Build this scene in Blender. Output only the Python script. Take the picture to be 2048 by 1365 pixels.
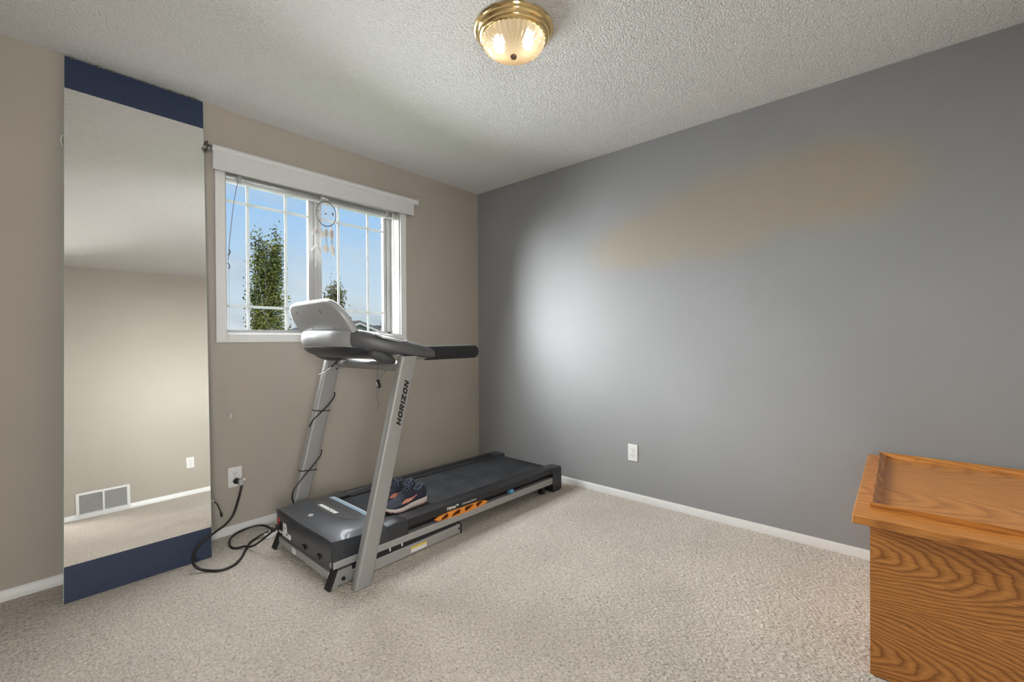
import bpy, bmesh, math, random
from mathutils import Vector, Matrix, noise as mnoise
import numpy as np

for o in list(bpy.data.objects): bpy.data.objects.remove(o, do_unlink=True)
S = bpy.context.scene
C = S.collection
R = math.radians
PI = math.pi

# ------------------------------------------------------------------ camera
cam_d = bpy.data.cameras.new('camera'); cam = bpy.data.objects.new('camera', cam_d); C.objects.link(cam)
cam_d.sensor_fit = 'HORIZONTAL'; cam_d.sensor_width = 36.0
cam_d.lens = 881.3589 / 2048 * 36.0
cam_d.clip_start = 0.02; cam_d.clip_end = 500
yaw, pitch, roll = 0.849319347, -0.005131940, -0.005717128
fw = Vector((math.sin(yaw)*math.cos(pitch), math.cos(yaw)*math.cos(pitch), math.sin(pitch)))
r0 = Vector((math.cos(yaw), -math.sin(yaw), 0)); u0 = r0.cross(fw)
rt = r0*math.cos(roll) + u0*math.sin(roll); up = -r0*math.sin(roll) + u0*math.cos(roll)
m = Matrix((rt, up, -fw)).transposed().to_4x4(); m.translation = Vector((-2.83052, -2.90007, 1.11763))
cam.matrix_world = m
S.camera = cam

# ------------------------------------------------------------------ exposure
vs = S.view_settings
vs.view_transform = 'Standard'; vs.look = 'None'; vs.gamma = 1.0; vs.use_curve_mapping = False
vs.exposure = 0.0

# ------------------------------------------------------------------ world: blue sky with thin cloud
W = bpy.data.worlds.new('sky'); S.world = W; W.use_nodes = True
nt = W.node_tree; nt.nodes.clear()
def nn(nt, t, **kw):
    n = nt.nodes.new(t)
    for k, v in kw.items():
        if k.startswith('i_'): n.inputs[k[2:].replace('_', ' ')].default_value = v
        else: setattr(n, k, v)
    return n
def ramp(nt, stops, interp='LINEAR'):
    n = nt.nodes.new('ShaderNodeValToRGB'); e = n.color_ramp; e.interpolation = interp
    while len(e.elements) < len(stops): e.elements.new(0.5)
    for el, (p, c) in zip(e.elements, stops):
        el.position = p; el.color = (*c, 1) if len(c) == 3 else c
    return n
L = nt.links.new
tc = nn(nt, 'ShaderNodeTexCoord'); sx = nn(nt, 'ShaderNodeSeparateXYZ'); L(tc.outputs['Generated'], sx.inputs[0])
rg = ramp(nt, [(0.0, (0.56, 0.68, 0.80)), (0.06, (0.68, 0.80, 0.90)), (0.25, (0.42, 0.66, 0.97)), (1.0, (0.18, 0.38, 0.80))])
L(sx.outputs['Z'], rg.inputs[0])
mp = nn(nt, 'ShaderNodeMapping'); mp.inputs['Scale'].default_value = (2.2, 2.2, 6.0); mp.inputs['Location'].default_value = (0.35, 0.1, 0.4)
L(tc.outputs['Generated'], mp.inputs[0])
nz = nn(nt, 'ShaderNodeTexNoise'); nz.inputs['Scale'].default_value = 1.7; nz.inputs['Detail'].default_value = 6; nz.inputs['Roughness'].default_value = 0.55
L(mp.outputs[0], nz.inputs['Vector'])
cr = ramp(nt, [(0.42, (0, 0, 0)), (0.66, (1, 1, 1))]); L(nz.outputs['Fac'], cr.inputs[0])
nz2 = nn(nt, 'ShaderNodeTexNoise'); nz2.inputs['Scale'].default_value = 2.6; nz2.inputs['Detail'].default_value = 4; L(mp.outputs[0], nz2.inputs['Vector'])
cc = ramp(nt, [(0.35, (0.48, 0.55, 0.62)), (0.6, (0.80, 0.84, 0.89))]); L(nz2.outputs['Fac'], cc.inputs[0])
mx = nn(nt, 'ShaderNodeMixRGB'); L(cr.outputs[0], mx.inputs[0]); L(rg.outputs[0], mx.inputs[1]); L(cc.outputs[0], mx.inputs[2])
bg = nn(nt, 'ShaderNodeBackground'); bg.inputs['Strength'].default_value = 0.95; L(mx.outputs[0], bg.inputs[0])
wo = nn(nt, 'ShaderNodeOutputWorld'); L(bg.outputs[0], wo.inputs[0])

# ------------------------------------------------------------------ sun (behind the house) and unseen area lamps standing in for daylight
sd = bpy.data.lights.new('sun', 'SUN'); sd.energy = 2.2; sd.angle = R(2); sd.color = (1.0, 0.95, 0.86)
sun = bpy.data.objects.new('sun', sd); C.objects.link(sun)
sun.rotation_euler = Vector((0.35, 0.75, -0.62)).to_track_quat('-Z', 'Y').to_euler(); sun.location = (-6, -12, 12)

def area(name, loc, aim, sx_, sy_, watts, col, spread=180):
    d = bpy.data.lights.new(name, 'AREA'); d.shape = 'RECTANGLE'; d.size = sx_; d.size_y = sy_; d.energy = watts; d.color = col
    d.spread = R(spread)
    o = bpy.data.objects.new(name, d); C.objects.link(o); o.location = loc
    o.rotation_euler = (Vector(aim) - Vector(loc)).to_track_quat('-Z', 'Z').to_euler()
    return o
area('added_window_daylight', (-1.43, -0.10, 1.60), (-1.30, -2.0, 0.80), 1.16, 0.80, 39, (0.955, 0.985, 1.0), 142)
area('added_daylight_north', (-2.0, 7.6, 3.9), (-1.35, -2.4, 0.9), 6.5, 5.4, 6300, (0.955, 0.985, 1.0))  # unseen area lamp added outside, throws light on floor and rear wall
area('added_daylight_west', (-7.1, 4.5, 3.7), (-0.3, -0.9, 1.3), 4.4, 3.6, 2850, (0.985, 0.995, 1.0))  # unseen area lamp added to put the bright pool on the grey wall
area('doorway_fill', (-3.42, -4.45, 1.25), (-1.2, -0.2, 1.75), 0.85, 1.9, 100, (1.0, 0.99, 0.975))  # unseen fill lamp added behind the camera

# ------------------------------------------------------------------ material helpers
def mat(name, col, rough=0.5, metal=0.0, spec=0.5, coat=0.0, noise_amt=0.0, noise_scale=40, bump=0.0, bump_scale=200, **kw):
    M = bpy.data.materials.new(name); M.use_nodes = True; t = M.node_tree; b = t.nodes['Principled BSDF']
    b.inputs['Base Color'].default_value = (*col, 1); b.inputs['Roughness'].default_value = rough
    b.inputs['Metallic'].default_value = metal; b.inputs['Specular IOR Level'].default_value = spec
    b.inputs['Coat Weight'].default_value = coat
    for k, v in kw.items(): b.inputs[k.replace('_', ' ')].default_value = v
    l = t.links.new
    co = nn(t, 'ShaderNodeTexCoord')
    nz = nn(t, 'ShaderNodeTexNoise'); nz.inputs['Scale'].default_value = noise_scale; nz.inputs['Detail'].default_value = 4
    l(co.outputs['Object'], nz.inputs['Vector'])
    a = max(noise_amt, 0.02)
    rp = ramp(t, [(0.3, tuple(c*(1-a) for c in col)), (0.7, tuple(min(1, c*(1+a)) for c in col))]); l(nz.outputs['Fac'], rp.inputs[0])
    l(rp.outputs[0], b.inputs['Base Color'])
    if bump:
        n2 = nn(t, 'ShaderNodeTexNoise'); n2.inputs['Scale'].default_value = bump_scale; n2.inputs['Detail'].default_value = 3
        l(co.outputs['Object'], n2.inputs['Vector'])
        bp = nn(t, 'ShaderNodeBump'); bp.inputs['Strength'].default_value = bump; bp.inputs['Distance'].default_value = 0.002
        l(n2.outputs['Fac'], bp.inputs['Height']); l(bp.outputs[0], b.inputs['Normal'])
    return M

M = {}
def wall_paint(name, col, warm_light=None):
    m_ = mat(name, col, rough=0.62, spec=0.35, noise_amt=0.025, noise_scale=2.5, bump=0.25, bump_scale=260)
    if warm_light:
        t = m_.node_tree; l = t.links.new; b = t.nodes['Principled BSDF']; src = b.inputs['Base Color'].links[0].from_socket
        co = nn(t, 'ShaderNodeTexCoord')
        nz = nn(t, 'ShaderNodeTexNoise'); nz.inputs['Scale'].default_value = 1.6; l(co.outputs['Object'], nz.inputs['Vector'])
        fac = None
        for (cy, cz, ry, rz) in warm_light['blobs']:
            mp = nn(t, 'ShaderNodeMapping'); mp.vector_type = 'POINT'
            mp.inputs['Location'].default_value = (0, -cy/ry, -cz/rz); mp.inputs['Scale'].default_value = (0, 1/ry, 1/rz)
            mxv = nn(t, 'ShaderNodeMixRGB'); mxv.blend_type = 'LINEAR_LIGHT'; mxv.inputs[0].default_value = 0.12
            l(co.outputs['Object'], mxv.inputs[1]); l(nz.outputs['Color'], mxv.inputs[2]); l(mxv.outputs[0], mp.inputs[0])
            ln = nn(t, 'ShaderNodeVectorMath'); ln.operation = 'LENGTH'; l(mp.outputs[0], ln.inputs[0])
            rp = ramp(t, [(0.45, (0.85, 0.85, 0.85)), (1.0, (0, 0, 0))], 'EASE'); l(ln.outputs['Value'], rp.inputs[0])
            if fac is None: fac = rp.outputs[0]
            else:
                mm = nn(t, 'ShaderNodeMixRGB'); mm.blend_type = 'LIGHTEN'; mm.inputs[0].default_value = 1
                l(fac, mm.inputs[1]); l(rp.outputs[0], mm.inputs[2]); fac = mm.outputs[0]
        mx = nn(t, 'ShaderNodeMixRGB'); l(fac, mx.inputs[0]); l(src, mx.inputs[1]); mx.inputs[2].default_value = (*warm_light['col'], 1)
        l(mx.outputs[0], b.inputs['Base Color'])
    return m_
M['beige'] = wall_paint('beige_wall_paint', (0.425, 0.385, 0.330))
M['grey'] = wall_paint('grey_wall_paint', (0.300, 0.305, 0.312), warm_light=dict(col=(0.350, 0.302, 0.240),  # soft tan blobs: warm light painted into the grey wall colour
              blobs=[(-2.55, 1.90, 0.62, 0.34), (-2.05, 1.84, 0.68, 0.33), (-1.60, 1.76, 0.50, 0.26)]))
M['white'] = mat('white_trim_paint', (0.74, 0.74, 0.73), rough=0.38, noise_amt=0.02)
M['vinyl'] = mat('white_vinyl', (0.46, 0.46, 0.455), rough=0.4)
M['jamb'] = mat('white_jamb_paint', (0.52, 0.52, 0.51), rough=0.45)

def carpet():
    m_ = bpy.data.materials.new('beige_carpet'); m_.use_nodes = True; t = m_.node_tree; l = t.links.new; b = t.nodes['Principled BSDF']
    b.inputs['Roughness'].default_value = 0.95; b.inputs['Specular IOR Level'].default_value = 0.1
    b.inputs['Sheen Weight'].default_value = 0.2; b.inputs['Sheen Roughness'].default_value = 0.6
    co = nn(t, 'ShaderNodeTexCoord')
    v = nn(t, 'ShaderNodeTexVoronoi'); v.inputs['Scale'].default_value = 92; v.inputs['Randomness'].default_value = 1.0
    mp = nn(t, 'ShaderNodeMapping'); mp.inputs['Scale'].default_value = (1.0, 0.72, 1.0); mp.inputs['Rotation'].default_value = (0, 0, R(18))
    wn = nn(t, 'ShaderNodeTexNoise'); wn.inputs['Scale'].default_value = 35; l(co.outputs['Object'], wn.inputs['Vector'])
    mv = nn(t, 'ShaderNodeMixRGB'); mv.blend_type = 'LINEAR_LIGHT'; mv.inputs[0].default_value = 0.012
    l(co.outputs['Object'], mv.inputs[1]); l(wn.outputs['Color'], mv.inputs[2]); l(mv.outputs[0], mp.inputs[0]); l(mp.outputs[0], v.inputs['Vector'])
    n1 = nn(t, 'ShaderNodeTexNoise'); n1.inputs['Scale'].default_value = 125; n1.inputs['Detail'].default_value = 5; n1.inputs['Roughness'].default_value = 0.72
    l(mp.outputs[0], n1.inputs['Vector'])
    n2 = nn(t, 'ShaderNodeTexNoise'); n2.inputs['Scale'].default_value = 3.0; n2.inputs['Detail'].default_value = 3; l(co.outputs['Object'], n2.inputs['Vector'])
    # yarn colour: light beige with darker flecks that double as shade between tufts
    r1 = ramp(t, [(0.32, (0.20, 0.165, 0.135)), (0.43, (0.54, 0.475, 0.405)), (0.66, (0.78, 0.715, 0.64))]); l(n1.outputs['Fac'], r1.inputs[0])
    r2 = ramp(t, [(0.3, (0.93, 0.93, 0.93)), (0.7, (1.05, 1.05, 1.05))]); l(n2.outputs['Fac'], r2.inputs[0])
    ml = nn(t, 'ShaderNodeMixRGB'); ml.blend_type = 'MULTIPLY'; ml.inputs[0].default_value = 1; l(r1.outputs[0], ml.inputs[1]); l(r2.outputs[0], ml.inputs[2])
    l(ml.outputs[0], b.inputs['Base Color'])
    # tuft relief
    inv = nn(t, 'ShaderNodeMath'); inv.operation = 'MULTIPLY_ADD'; inv.inputs[1].default_value = -1.0; inv.inputs[2].default_value = 1.0
    l(v.outputs['Distance'], inv.inputs[0])
    ad = nn(t, 'ShaderNodeMath'); ad.operation = 'MULTIPLY_ADD'; ad.inputs[1].default_value = 0.6; l(n1.outputs['Fac'], ad.inputs[0]); l(inv.outputs[0], ad.inputs[2])
    bp = nn(t, 'ShaderNodeBump'); bp.inputs['Strength'].default_value = 1.0; bp.inputs['Distance'].default_value = 0.0065
    l(ad.outputs[0], bp.inputs['Height']); l(bp.outputs[0], b.inputs['Normal'])
    return m_
M['carpet'] = carpet()

def stipple():
    m_ = bpy.data.materials.new('stippled_ceiling'); m_.use_nodes = True; t = m_.node_tree; l = t.links.new; b = t.nodes['Principled BSDF']
    b.inputs['Base Color'].default_value = (0.84, 0.84, 0.835, 1); b.inputs['Roughness'].default_value = 0.9; b.inputs['Specular IOR Level'].default_value = 0.15
    co = nn(t, 'ShaderNodeTexCoord')
    n1 = nn(t, 'ShaderNodeTexNoise'); n1.inputs['Scale'].default_value = 95; n1.inputs['Detail'].default_value = 5; n1.inputs['Roughness'].default_value = 0.65
    v = nn(t, 'ShaderNodeTexVoronoi'); v.inputs['Scale'].default_value = 120
    l(co.outputs['Object'], n1.inputs['Vector']); l(co.outputs['Object'], v.inputs['Vector'])
    ad = nn(t, 'ShaderNodeMath'); ad.operation = 'SUBTRACT'; l(n1.outputs['Fac'], ad.inputs[0]); l(v.outputs['Distance'], ad.inputs[1])
    bp = nn(t, 'ShaderNodeBump'); bp.inputs['Strength'].default_value = 0.9; bp.inputs['Distance'].default_value = 0.008
    l(ad.outputs[0], bp.inputs['Height']); l(bp.outputs[0], b.inputs['Normal'])
    return m_
M['stipple'] = stipple()

def oak(name, along, across, depth, tone=1.0, ring=0.0065, heart=0.08, rep_=0.165, d0=0.02, slope=0.16, y0=0.234, contrast=1.0, soft=0.0):
    # growth rings cut by the board: nested tongues where the heart comes near the face, straight lines between
    m_ = bpy.data.materials.new(name); m_.use_nodes = True; t = m_.node_tree; l = t.links.new; b = t.nodes['Principled BSDF']
    b.inputs['Roughness'].default_value = 0.38; b.inputs['Coat Weight'].default_value = 0.1; b.inputs['Coat Roughness'].default_value = 0.3
    co = nn(t, 'ShaderNodeTexCoord'); sp = nn(t, 'ShaderNodeSeparateXYZ'); l(co.outputs['Object'], sp.inputs[0])
    ax = {'X': 0, 'Y': 1, 'Z': 2}
    def mth(op, a_, b_=None, c_=None):
        n = nn(t, 'ShaderNodeMath'); n.operation = op
        for i, v in enumerate((a_, b_, c_)):
            if v is None: continue
            if isinstance(v, (int, float)): n.inputs[i].default_value = v
            else: l(v, n.inputs[i])
        return n.outputs[0]
    A = sp.outputs[ax[along]]; X = sp.outputs[ax[across]]
    sc = {'X': (0.35, 1, 1), 'Y': (1, 0.35, 1), 'Z': (1, 1, 0.35)}[along]
    m2 = nn(t, 'ShaderNodeMapping'); m2.inputs['Scale'].default_value = sc; l(co.outputs['Object'], m2.inputs[0])
    n0 = nn(t, 'ShaderNodeTexNoise'); n0.inputs['Scale'].default_value = 7; n0.inputs['Detail'].default_value = 2; l(m2.outputs[0], n0.inputs['Vector'])
    n1 = nn(t, 'ShaderNodeTexNoise'); n1.inputs['Scale'].default_value = 30; n1.inputs['Detail'].default_value = 2; l(m2.outputs[0], n1.inputs['Vector'])
    xz = mth('MULTIPLY_ADD', mth('SUBTRACT', n0.outputs['Fac'], 0.5), 0.06, mth('ADD', X, -heart))
    z2 = mth('PINGPONG', xz, rep_)
    dep = mth('MULTIPLY_ADD', mth('SUBTRACT', y0, A), slope, d0)
    dd = mth('SQRT', mth('ADD', mth('MULTIPLY', dep, dep), mth('MULTIPLY', mth('MULTIPLY', z2, 0.62), mth('MULTIPLY', z2, 0.62))))
    dd = mth('MULTIPLY_ADD', mth('SUBTRACT', n1.outputs['Fac'], 0.5), 0.010, dd)
    fr = mth('FRACT', mth('DIVIDE', dd, ring))
    k = tone
    def cc(r_, g_, b_): # blend toward mean by 1-contrast
        me = (0.46, 0.185, 0.040); return tuple(k*lerp_(m__, v, contrast) for m__, v in zip(me, (r_, g_, b_)))
    rp = ramp(t, [(0.0, cc(0.25, 0.085, 0.016)), (0.18, cc(0.40, 0.155, 0.032)), (0.55, cc(0.56, 0.24, 0.054)), (0.86, cc(0.47, 0.19, 0.041)), (1.0, cc(0.25, 0.085, 0.016))])
    l(fr, rp.inputs[0])
    s3 = {'X': (6, 170, 170), 'Y': (170, 6, 170), 'Z': (170, 170, 6)}[along]
    m3 = nn(t, 'ShaderNodeMapping'); m3.inputs['Scale'].default_value = s3; l(co.outputs['Object'], m3.inputs[0])
    n3 = nn(t, 'ShaderNodeTexNoise'); n3.inputs['Scale'].default_value = 1.6; n3.inputs['Detail'].default_value = 3; l(m3.outputs[0], n3.inputs['Vector'])
    r3 = ramp(t, [(0.33, (0.66, 0.62, 0.58)), (0.55, (1.05, 1.05, 1.05))]); l(n3.outputs['Fac'], r3.inputs[0])
    ml = nn(t, 'ShaderNodeMixRGB'); ml.blend_type = 'MULTIPLY'; ml.inputs[0].default_value = 0.75; l(rp.outputs[0], ml.inputs[1]); l(r3.outputs[0], ml.inputs[2])
    l(ml.outputs[0], b.inputs['Base Color'])
    bp = nn(t, 'ShaderNodeBump'); bp.inputs['Strength'].default_value = 0.08; bp.inputs['Distance'].default_value = 0.001; l(n3.outputs['Fac'], bp.inputs['Height']); l(bp.outputs[0], b.inputs['Normal'])
    return m_
def lerp_(a_, b_, t_): return a_ + (b_-a_)*t_
M['oak_front'] = oak('oak_panel_along_y', 'Y', 'Z', 'X', 1.12)
M['oak_top'] = oak('oak_lid_along_y', 'Y', 'X', 'Z', 1.22, ring=0.010, heart=-0.2, rep_=0.3, d0=0.14, slope=0.10, contrast=0.6)
M['oak_mould'] = oak('oak_moulding_x', 'X', 'Z', 'Y', 1.05, d0=0.10, slope=0.05, contrast=0.8)
M['oak_mould_y'] = oak('oak_moulding_y', 'Y', 'Z', 'X', 1.22, d0=0.10, slope=0.05, contrast=0.7)

M['silver'] = mat('silver_powder_coat', (0.31, 0.312, 0.305), rough=0.46, metal=0.25, noise_amt=0.03, noise_scale=300)
M['steel'] = mat('grey_painted_steel', (0.37, 0.37, 0.365), rough=0.48, metal=0.2, noise_amt=0.03)
M['silver_plastic'] = mat('silver_plastic', (0.36, 0.37, 0.38), rough=0.36, metal=0.2, coat=0.1)
M['charcoal'] = mat('charcoal_plastic', (0.026, 0.029, 0.035), rough=0.34, spec=0.5, bump=0.12, bump_scale=900)
M['dark_grey'] = mat('dark_grey_plastic', (0.075, 0.078, 0.083), rough=0.42, bump=0.1, bump_scale=900)
M['black'] = mat('black_plastic', (0.012, 0.012, 0.014), rough=0.40)
M['rubber'] = mat('black_rubber', (0.010, 0.010, 0.011), rough=0.7)
M['foam'] = mat('black_foam_grip', (0.013, 0.014, 0.017), rough=0.85, bump=0.5, bump_scale=700)
M['belt'] = mat('worn_black_belt', (0.030, 0.032, 0.036), rough=0.72, spec=0.25, noise_amt=0.35, noise_scale=7, bump=0.3, bump_scale=900)
M['cushion_orange'] = mat('orange_cushion', (0.85, 0.30, 0.035), rough=0.4)
M['cushion_blue'] = mat('blue_cushion', (0.10, 0.36, 0.66), rough=0.35)
M['strip_blue'] = mat('pale_blue_strip', (0.26, 0.37, 0.46), rough=0.3)
M['white_print'] = mat('white_print', (0.80, 0.80, 0.80), rough=0.5)
M['black_print'] = mat('black_print', (0.008, 0.008, 0.008), rough=0.45)
M['yellow_print'] = mat('yellow_print', (0.75, 0.55, 0.08), rough=0.5)
M['red'] = mat('red_switch', (0.42, 0.05, 0.04), rough=0.4)
M['navy'] = mat('navy_mesh_fabric', (0.022, 0.024, 0.045), rough=0.8, noise_amt=0.3, noise_scale=300, bump=0.5, bump_scale=900)
M['navy_band'] = mat('navy_blue_panel', (0.018, 0.032, 0.075), rough=0.55, noise_amt=0.05)
M['slate'] = mat('slate_overlay', (0.05, 0.075, 0.095), rough=0.7)
M['purple'] = mat('shaded_purple_lining', (0.009, 0.007, 0.028), rough=0.95)  # tongue and lining; darkened so the collar looks hollow, shade in the colour
M['sole'] = mat('off_white_foam_sole', (0.70, 0.62, 0.58), rough=0.7, noise_amt=0.03)
M['sole_pink'] = mat('dusty_pink_outsole', (0.42, 0.22, 0.20), rough=0.7)
M['coral'] = mat('coral_logo', (0.86, 0.36, 0.24), rough=0.5)
M['shade'] = mat('white_shade_fabric', (0.62, 0.62, 0.62), rough=0.8, bump=0.15, bump_scale=1200)
M['roller'] = mat('white_shade_roll', (0.66, 0.66, 0.66), rough=0.7, bump=0.15, bump_scale=1200)
M['slat'] = mat('white_blind_slat', (0.66, 0.65, 0.64), rough=0.4)
M['bronze'] = mat('dark_bronze', (0.10, 0.085, 0.07), rough=0.35, metal=0.8)
M['brass'] = mat('polished_brass', (0.83, 0.62, 0.30), rough=0.12, metal=1.0)
M['finial'] = mat('brown_finial', (0.20, 0.13, 0.09), rough=0.25, metal=0.5)
M['cream'] = mat('cream_plastic', (0.78, 0.74, 0.62), rough=0.4)
M['plate'] = mat('white_outlet_plate', (0.78, 0.78, 0.77), rough=0.3)
M['cord'] = mat('black_cord', (0.012, 0.010, 0.009), rough=0.45)
M['string'] = mat('grey_string', (0.16, 0.15, 0.15), rough=0.8)
M['white_string'] = mat('white_string', (0.62, 0.60, 0.57), rough=0.8)
M['feather'] = mat('white_feather', (0.80, 0.79, 0.77), rough=0.9, noise_amt=0.05, noise_scale=200)
M['glass_edge'] = mat('green_glass_edge', (0.32, 0.42, 0.40), rough=0.15)
M['dark_void'] = mat('dark_duct', (0.07, 0.07, 0.07), rough=0.9)

def mirror_mat():
    m_ = bpy.data.materials.new('mirror_silvering'); m_.use_nodes = True; t = m_.node_tree; b = t.nodes['Principled BSDF']
    b.inputs['Base Color'].default_value = (0.93, 0.92, 0.89, 1); b.inputs['Metallic'].default_value = 1; b.inputs['Roughness'].default_value = 0.01
    co = nn(t, 'ShaderNodeTexCoord'); nz = nn(t, 'ShaderNodeTexNoise'); nz.inputs['Scale'].default_value = 1.5; t.links.new(co.outputs['Object'], nz.inputs['Vector'])
    rp = ramp(t, [(0.3, (0.94, 0.93, 0.90)), (0.7, (0.96, 0.95, 0.92))]); t.links.new(nz.outputs['Fac'], rp.inputs[0]); t.links.new(rp.outputs[0], b.inputs['Base Color'])
    return m_
M['mirror'] = mirror_mat()
def pane_mat():
    m_ = bpy.data.materials.new('window_glass'); m_.use_nodes = True; t = m_.node_tree; t.nodes.clear(); l = t.links.new
    tr = nn(t, 'ShaderNodeBsdfTransparent'); tr.inputs[0].default_value = (0.97, 0.985, 0.98, 1)
    gl = nn(t, 'ShaderNodeBsdfGlossy'); gl.inputs['Roughness'].default_value = 0.01
    fr = nn(t, 'ShaderNodeFresnel'); fr.inputs[0].default_value = 1.10
    mx = nn(t, 'ShaderNodeMixShader'); l(fr.outputs[0], mx.inputs[0]); l(tr.outputs[0], mx.inputs[1]); l(gl.outputs[0], mx.inputs[2])
    o = nn(t, 'ShaderNodeOutputMaterial'); l(mx.outputs[0], o.inputs[0]); return m_
M['pane'] = pane_mat()
def bowl_mat():
    m_ = bpy.data.materials.new('ribbed_lamp_glass'); m_.use_nodes = True; t = m_.node_tree; t.nodes.clear(); l = t.links.new
    tr = nn(t, 'ShaderNodeBsdfRefraction'); tr.inputs[0].default_value = (1.0, 0.95, 0.84, 1); tr.inputs['Roughness'].default_value = 0.12; tr.inputs['IOR'].default_value = 1.25
    tl = nn(t, 'ShaderNodeBsdfTranslucent'); tl.inputs[0].default_value = (1.0, 0.93, 0.78, 1)
    gl = nn(t, 'ShaderNodeBsdfGlossy'); gl.inputs['Roughness'].default_value = 0.08
    m1 = nn(t, 'ShaderNodeMixShader'); m1.inputs[0].default_value = 0.42; l(tr.outputs[0], m1.inputs[1]); l(tl.outputs[0], m1.inputs[2])
    fr = nn(t, 'ShaderNodeFresnel'); fr.inputs[0].default_value = 1.5
    mx = nn(t, 'ShaderNodeMixShader'); l(fr.outputs[0], mx.inputs[0]); l(m1.outputs[0], mx.inputs[1]); l(gl.outputs[0], mx.inputs[2])
    o = nn(t, 'ShaderNodeOutputMaterial'); l(mx.outputs[0], o.inputs[0]); return m_
M['bowl'] = bowl_mat()
def emit(name, col, s):
    m_ = bpy.data.materials.new(name); m_.use_nodes = True; b = m_.node_tree.nodes['Principled BSDF']
    b.inputs['Base Color'].default_value = (*col, 1); b.inputs['Emission Color'].default_value = (*col, 1); b.inputs['Emission Strength'].default_value = s; return m_
M['bulb'] = emit('lit_bulb', (1.0, 0.84, 0.60), 11)

# ------------------------------------------------------------------ mesh helpers
class MB:
    def __init__(s): s.v = []; s.f = []; s.sm = []
    def add(s, vs, fs, smooth=False):
        o = len(s.v); s.v += [tuple(map(float, p)) for p in vs]
        for f in fs: s.f.append([i+o for i in f]); s.sm.append(smooth)
        return s
    def box(s, x0, x1, y0, y1, z0, z1):
        return s.add([(x0,y0,z0),(x1,y0,z0),(x1,y1,z0),(x0,y1,z0),(x0,y0,z1),(x1,y0,z1),(x1,y1,z1),(x0,y1,z1)],
                     [(0,3,2,1),(4,5,6,7),(0,1,5,4),(1,2,6,5),(2,3,7,6),(3,0,4,7)])
    def hexa(s, p): return s.add(p, [(0,3,2,1),(4,5,6,7),(0,1,5,4),(1,2,6,5),(2,3,7,6),(3,0,4,7)])
    def loft(s, rings, cap=True, smooth=True, closed=True):
        n = len(rings[0]); vs = [p for r in rings for p in r]; fs = []
        for i in range(len(rings)-1):
            for j in range(n if closed else n-1):
                a = i*n+j; b = i*n+(j+1) % n; fs.append((a, b, b+n, a+n))
        s.add(vs, fs, smooth)
        if cap:
            s.add(rings[0], [tuple(range(n))[::-1]]); s.add(rings[-1], [tuple(range(n))])
        return s
    def tube(s, path, r, n=8, cap=True):
        path = [Vector(p) for p in path]; rings = []; prev = None
        for i, p in enumerate(path):
            d = (path[min(i+1, len(path)-1)] - path[max(i-1, 0)]).normalized()
            if prev is None:
                a = d.orthogonal().normalized()
            else:
                a = (prev - d*prev.dot(d)); a = a.normalized() if a.length > 1e-6 else d.orthogonal().normalized()
            prev = a; b = d.cross(a); rr = r[i] if isinstance(r, (list, tuple)) else r
            rings.append([tuple(p + a*(rr*math.cos(2*PI*k/n)) + b*(rr*math.sin(2*PI*k/n))) for k in range(n)])
        return s.loft(rings, cap)
    def lathe(s, prof, c=(0, 0, 0), axis='Z', n=32, mod=None):
        rings = []
        for (r, h) in prof:
            ring = []
            for k in range(n):
                a = 2*PI*k/n; rr = r*(mod(a, r) if mod else 1)
                u, v = rr*math.cos(a), rr*math.sin(a)
                ring.append({'Z': (c[0]+u, c[1]+v, c[2]+h), 'X': (c[0]+h, c[1]+u, c[2]+v), 'Y': (c[0]+v, c[1]+h, c[2]+u)}[axis])
            rings.append(ring)
        return s.loft(rings, True)
    def ball(s, c, rx, ry=None, rz=None, n=12, k=8):
        ry = ry or rx; rz = rz or rx; rings = []
        for i in range(1, k):
            a = PI*i/k; rings.append([(c[0]+rx*math.sin(a)*math.cos(2*PI*j/n), c[1]+ry*math.sin(a)*math.sin(2*PI*j/n), c[2]-rz*math.cos(a)) for j in range(n)])
        return s.loft(rings, True)
    def prism(s, poly, axis, a, b):
        # poly: 2D points; axis 'Y': (x,z) extruded a..b in y; 'X': (y,z); 'Z': (x,y)
        def P(u, v, w): return {'Y': (u, w, v), 'X': (w, u, v), 'Z': (u, v, w)}[axis]
        n = len(poly)
        s.add([P(u, v, a) for u, v in poly] + [P(u, v, b) for u, v in poly],
              [tuple(range(n)), tuple(range(2*n-1, n-1, -1))] + [(i, i+n, (i+1) % n+n, (i+1) % n) for i in range(n)])
        return s

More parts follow.
